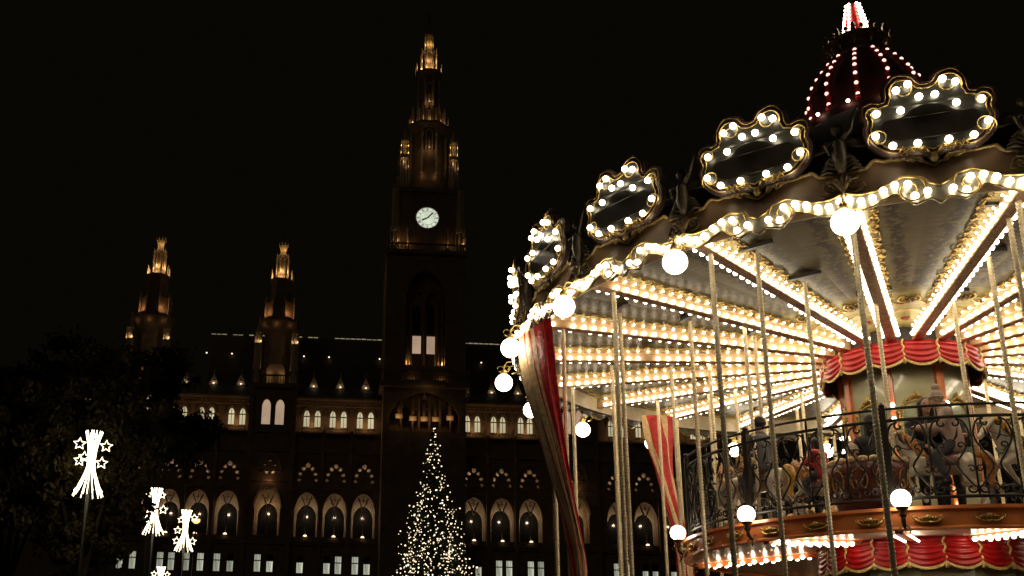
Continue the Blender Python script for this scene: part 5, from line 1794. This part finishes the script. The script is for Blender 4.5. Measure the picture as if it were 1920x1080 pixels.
# ================================================================== CURTAINS TIED AT THE RIM
def curtain(Lp, Rp, stripes, twist, label, dep=0.11, extra=()):
    Lp, Rp = [Vector(p) for p in Lp], [Vector(p) for p in Rp]
    n = 44
    Lc, Rc = catmull(Lp, 8), catmull(Rp, 8)
    N = min(len(Lc), len(Rc))
    a = MB()
    cols = 56
    view = (Vector((0, 0, 1.6)) - (Lp[0] + Rp[0]) / 2)
    view.z = 0
    view.normalize()
    rows = []
    for i in range(N):
        t = i / (N - 1)
        m_, w = (Lc[i] + Rc[i]) / 2, (Rc[i] - Lc[i]) / 2
        row = []
        for k in range(cols):
            u = k / cols
            v = 2 * pi * u + twist * 2 * pi * t
            pl = 1 + (0.13 - 0.03 * t) * sin(v * 7 + t * 3.5) + 0.05 * sin(v * 13 + 2 * t)
            row.append(m_ + w * (cos(v) * pl) + view * (sin(v) * dep * (0.8 + 0.5 * t) * pl) + Vector((0, 0, 0.012 * sin(v * 5 + t * 20) * t)))
        rows.append(row)
    for r in rows: a.v += [tuple(p) for p in r]
    for i in range(N - 1):
        for k in range(cols):
            # front half: angle pi (left) .. 0 (right) runs through +view
            u = (0.5 - (k + 0.5) / cols) % 1.0       # 0 left edge, 0.5 right edge along the front
            c = 0
            for lim, mi in stripes:
                if u <= lim: c = mi; break
            a.cur = c
            k2 = (k + 1) % cols
            a.face(i * cols + k, i * cols + k2, (i + 1) * cols + k2, (i + 1) * cols + k)
    T = a.build('tied_curtain', [M['redcloth'], M['creamcloth']], None, True)
    return tag(T, label, 'curtain', 'striped curtains tied at the carousel rim')
ST1 = [(0.085, 1), (0.11, 0), (0.18, 1), (0.205, 0), (0.235, 1), (0.90, 0), (0.93, 1), (0.985, 0), (1.0, 1)]
c1L = [(1.81, 15.51, 6.70), (1.80, 15.55, 6.43), (1.85, 15.52, 5.94), (2.02, 15.50, 5.27), (2.19, 15.42, 4.59), (2.33, 15.39, 4.03), (2.41, 15.36, 3.56), (2.47, 15.38, 3.03), (2.49, 15.40, 1.4)]
c1R = [(2.16, 14.85, 6.78), (2.20, 14.90, 6.34), (2.25, 14.98, 5.78), (2.33, 15.03, 5.16), (2.42, 15.06, 4.52), (2.52, 15.13, 3.99), (2.60, 15.17, 3.54), (2.68, 15.27, 3.03), (2.72, 15.30, 1.4)]
curtain(c1L, c1R, ST1, -0.22, 'red and cream striped curtain hanging nearest, beside the left globe lamps')
ST2 = [(0.09, 1), (0.27, 0), (0.33, 1), (0.50, 0), (0.58, 1), (0.74, 0), (0.84, 1), (0.96, 0), (1.0, 1)]
c2L = [(4.78, 20.28, 6.66), (4.82, 20.30, 6.25), (4.87, 20.32, 6.01), (4.99, 20.35, 5.59), (5.09, 20.31, 5.06), (5.22, 20.37, 4.55), (5.30, 20.39, 4.14), (5.35, 20.48, 3.54), (5.38, 20.5, 1.4)]
c2R = [(5.40, 20.28, 6.66), (5.36, 20.30, 6.25), (5.32, 20.32, 6.02), (5.31, 20.35, 5.60), (5.36, 20.31, 5.06), (5.48, 20.37, 4.55), (5.55, 20.39, 4.15), (5.66, 20.48, 3.55), (5.68, 20.5, 1.4)]
curtain(c2L, c2R, ST2, -0.36, 'red and cream striped curtain twisted on the far side of the carousel', 0.08)

# ================================================================== STAR LIGHT COLUMNS ON POSTS
def star_pts(r, ri=0.45, rot=pi / 2):
    return [(rr * cos(rot + i * pi / 5), rr * sin(rot + i * pi / 5)) for i, rr in [(i, r if i % 2 == 0 else r * ri) for i in range(10)]]
def star_light(x, y, z0, h, label, stars, seed, face_rz):
    T = empty('star_lantern', (x, y, 0), face_rz)
    tag(T, label, 'light decoration', 'lit star columns along the square')
    p = MB(); p.lathe([(0.14, 0), (0.14, 0.9), (0.07, 1.0), (0.06, z0 + h * 0.9)], 10); p.build('lamp_post', M['post'], T, True)
    r = random.Random(seed)
    k = h / 2.35
    for i in range(16):                          # ropes of light gathered at a waist
        v = i * 2 * pi / 16 + r.uniform(-0.1, 0.1)
        q = [(0.30, 2.35), (0.22, 2.05), (0.155, 1.75), (0.13, 1.42), (0.13, 1.12), (0.19, 0.84), (0.35, 0.42), (0.53, 0.0)]
        if r.random() < 0.25: q = q[:-1] + [(0.54, 0.15)]
        a = MB()
        a.tube(catmull([(rr * k * cos(v), rr * k * sin(v), z0 + zz * k) for rr, zz in q], 3), 0.0145 * k, 5)
        a.build('light_rope', M['star'], T, True)
    a = MB(); a.tube([(0.53 * k * cos(v), 0.53 * k * sin(v), z0) for v in [i * pi / 10 for i in range(20)]], 0.010, 4, True)
    a.build('base_ring', M['post'], T)
    for sx, sz, sr in stars:
        a = MB()
        a.tube([(px * k + sx * k, -0.25 * k, z0 + (pz + sz) * k) for px, pz in star_pts(sr)], 0.013 * k, 5, True)
        a.build('light_star', M['star'], T, True)
FULL = [(-0.46, 1.82, 0.225), (0.46, 1.80, 0.225), (-0.40, 1.22, 0.21), (0.36, 1.18, 0.22), (-0.26, 1.36, 0.2)]
star_light(-11.05, 36.6, 7.43, 2.32, 'large glowing star column in front of the bushy lit tree', FULL, 1, 0.29)
star_light(-12.08, 51.2, 7.95, 2.26, 'star column with broken upper tips, second along the row', [(-0.26, 1.25, 0.23), (0.40, 1.25, 0.24), (-0.38, 0.72, 0.22), (0.30, 1.98, 0.18), (-0.40, 2.0, 0.18)], 2, 0.24)
star_light(-12.64, 61.5, 8.31, 2.38, 'star column beside the orange street lamp', [(-0.42, 1.15, 0.23), (0.46, 1.9, 0.22), (-0.44, 0.55, 0.23), (0.46, 0.55, 0.23), (-0.28, 1.75, 0.2)], 3, 0.2)
star_light(-17.2, 76.4, 6.45, 2.35, 'distant star column with only its top showing above the bottom edge', FULL[:3], 4, 0.2)

# orange street lamp
T = empty('street_lamp', (-14.76, 75.4, 0))
tag(T, 'street lamp with a small orange globe right of the third star column', 'street lamp')
a = MB(); a.lathe([(0.16, 0), (0.15, 0.8), (0.06, 1.0), (0.05, 11.6), (0.16, 11.7), (0.16, 11.78)], 10); a.build('lamp_post', M['post'], T, True)
a = MB(); a.sphere((0, 0, 12.05), 0.28, 2, (1, 1, 0.9)); a.build('lamp_globe', M['street'], T, True)
a = MB(); a.lathe([(0.3, 12.12), (0.22, 12.3), (0.04, 12.5)], 12); a.build('lamp_cap', M['post'], T, True)

# ================================================================== TREES
def tree(x, y, h, lobes, nleaf, size, mat, label, seed, trunk_r=0.28):
    T = empty('tree', (x, y, 0))
    tag(T, label, 'tree')
    r = random.Random(seed)
    a = MB()
    zc = min(l[2] - l[3] for l in lobes)
    a.tube(catmull([(0, 0, 0), (0.1, 0.05, zc * 0.5), (-0.1, 0.1, zc), (0.1, 0, h * 0.6)], 4), [trunk_r * (1 - 0.75 * i / 12) for i in range(13)], 8)
    a.build('trunk', M['bark'], T, True)
    for lx, ly, lz, lr in lobes:
        b = MB()
        b.tube(catmull([(0.0, 0.05, zc * 0.9), (lx * 0.4, ly * 0.4, zc + (lz - zc) * 0.55), (lx, ly, lz)], 4), [trunk_r * 0.45 * (1 - 0.85 * i / 8) for i in range(9)], 6)
        b.build('limb', M['bark'], T, True)
    tot = sum(l[3] ** 2 for l in lobes)
    c = MB()
    for lx, ly, lz, lr in lobes:
        n = int(nleaf * lr * lr / tot)
        clumps = []
        for _ in range(max(10, int(26 * lr))):
            v = Vector((r.gauss(0, 1), r.gauss(0, 1), r.gauss(0, 1))).normalized() * lr * (r.random() ** 0.45)
            clumps.append((Vector((lx, ly, lz)) + v, lr * r.uniform(0.10, 0.24)))
        for _ in range(n):
            p, cr_ = r.choice(clumps)
            q = p + Vector((r.gauss(0, 1), r.gauss(0, 1), r.gauss(0, 0.8))) * cr_ * 0.6
            d = Vector((r.gauss(0, 1), r.gauss(0, 1), r.gauss(0, 1))).normalized()
            e = d.orthogonal().normalized()
            s_ = size * r.uniform(0.6, 1.3)
            c.add([q - d * s_, q + e * s_ * 0.45, q + d * s_, q - e * s_ * 0.45], [(0, 1, 2, 3)])
    c.build('crown', mat, T)
    return T
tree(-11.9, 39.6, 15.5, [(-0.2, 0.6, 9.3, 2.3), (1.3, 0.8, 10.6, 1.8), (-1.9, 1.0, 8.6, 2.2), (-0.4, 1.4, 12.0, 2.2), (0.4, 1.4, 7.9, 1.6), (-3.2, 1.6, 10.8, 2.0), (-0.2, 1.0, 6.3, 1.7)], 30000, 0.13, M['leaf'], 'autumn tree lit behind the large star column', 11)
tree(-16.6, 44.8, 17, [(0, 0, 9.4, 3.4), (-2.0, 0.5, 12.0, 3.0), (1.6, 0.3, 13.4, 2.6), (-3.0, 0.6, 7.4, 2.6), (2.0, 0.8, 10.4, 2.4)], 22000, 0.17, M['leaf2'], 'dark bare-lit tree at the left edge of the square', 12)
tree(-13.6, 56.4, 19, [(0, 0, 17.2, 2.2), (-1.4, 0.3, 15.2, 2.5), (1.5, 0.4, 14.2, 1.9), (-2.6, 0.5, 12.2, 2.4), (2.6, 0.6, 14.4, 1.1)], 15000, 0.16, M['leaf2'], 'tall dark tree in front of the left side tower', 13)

# ================================================================== CHRISTMAS TREE WITH STRING LIGHTS
XT = empty('christmas_tree', (3.3, 110.5, 0))
tag(XT, 'tall Christmas tree covered in small warm string lights before the clock tower', 'Christmas tree')
XTOP = 27.2
def xr(z): return 0.30 * (XTOP - z) * (1 - 0.006 * (XTOP - z)) + 0.05
a = MB(); a.tube([(0, 0, 0), (0, 0, 12), (0, 0, XTOP)], [0.5, 0.3, 0.03], 8); a.build('trunk', M['bark'], XT, True)
r = random.Random(21)
c = MB()
z = 2.6
tips = []
while z < XTOP - 0.3:
    R0 = xr(z)
    nb_ = max(5, int(6 + R0 * 4.2))
    off = r.random() * 6.28
    for i in range(nb_):
        v = off + i * 2 * pi / nb_ + r.uniform(-0.15, 0.15)
        L = R0 * r.choice((r.uniform(0.65, 0.95), r.uniform(0.85, 1.02), r.uniform(0.95, 1.22)))
        seg = max(3, int(L / 0.35))
        for k in range(seg):
            t = (k + 0.6) / seg
            p = Vector((L * t * cos(v), L * t * sin(v), z - 0.22 * L * t + 0.10 * L * t * t + r.uniform(-0.05, 0.05)))
            tips.append((p, t))
            for _ in range(4):
                d = Vector((cos(v) + r.gauss(0, 0.7), sin(v) + r.gauss(0, 0.7), r.gauss(-0.15, 0.4))).normalized()
                e = d.cross(Vector((r.gauss(0, 1), r.gauss(0, 1), r.gauss(0, 1)))).normalized()
                s_ = r.uniform(0.16, 0.34)
                c.add([p, p + d * s_ * 0.5 + e * 0.07, p + d * s_, p + d * s_ * 0.5 - e * 0.07], [(0, 1, 2, 3)])
    z += 0.30 + 0.012 * R0
c.build('crown', M['needle'], XT)
outer = [p for p, t in tips if t > 0.45 and p.y < 1.0 and p.z > 11.2]
r.shuffle(outer)
w = []
for p in outer:                                  # strings hang denser on the lower right of the middle
    keep = 0.55 + 0.45 * (1 if p.z < 19 else 0.4)
    if r.random() < keep: w.append(p)
sl = [share(('string', q), lambda q=q: (lambda b: (b.sphere((0, 0, 0), q, 1), b.mesh('string_light', M['string'], True))[1])(MB())) for q in (0.04, 0.055, 0.068, 0.085)]
for p in w[:290]:
    link('string_light', sl[r.choice((0, 1, 1, 2, 2, 3))], XT, p * 1.02)
b = MB()
for p in w[290:620]: b.sphere(p * 1.01, r.choice((0.035, 0.045, 0.055)), 0)
tag(b.build('string_lights', M['string'], XT), kind='stuff')
b = MB(); b.sphere((0, 0, XTOP + 0.05), 0.07, 1); b.build('top_light', M['string'], XT, True)
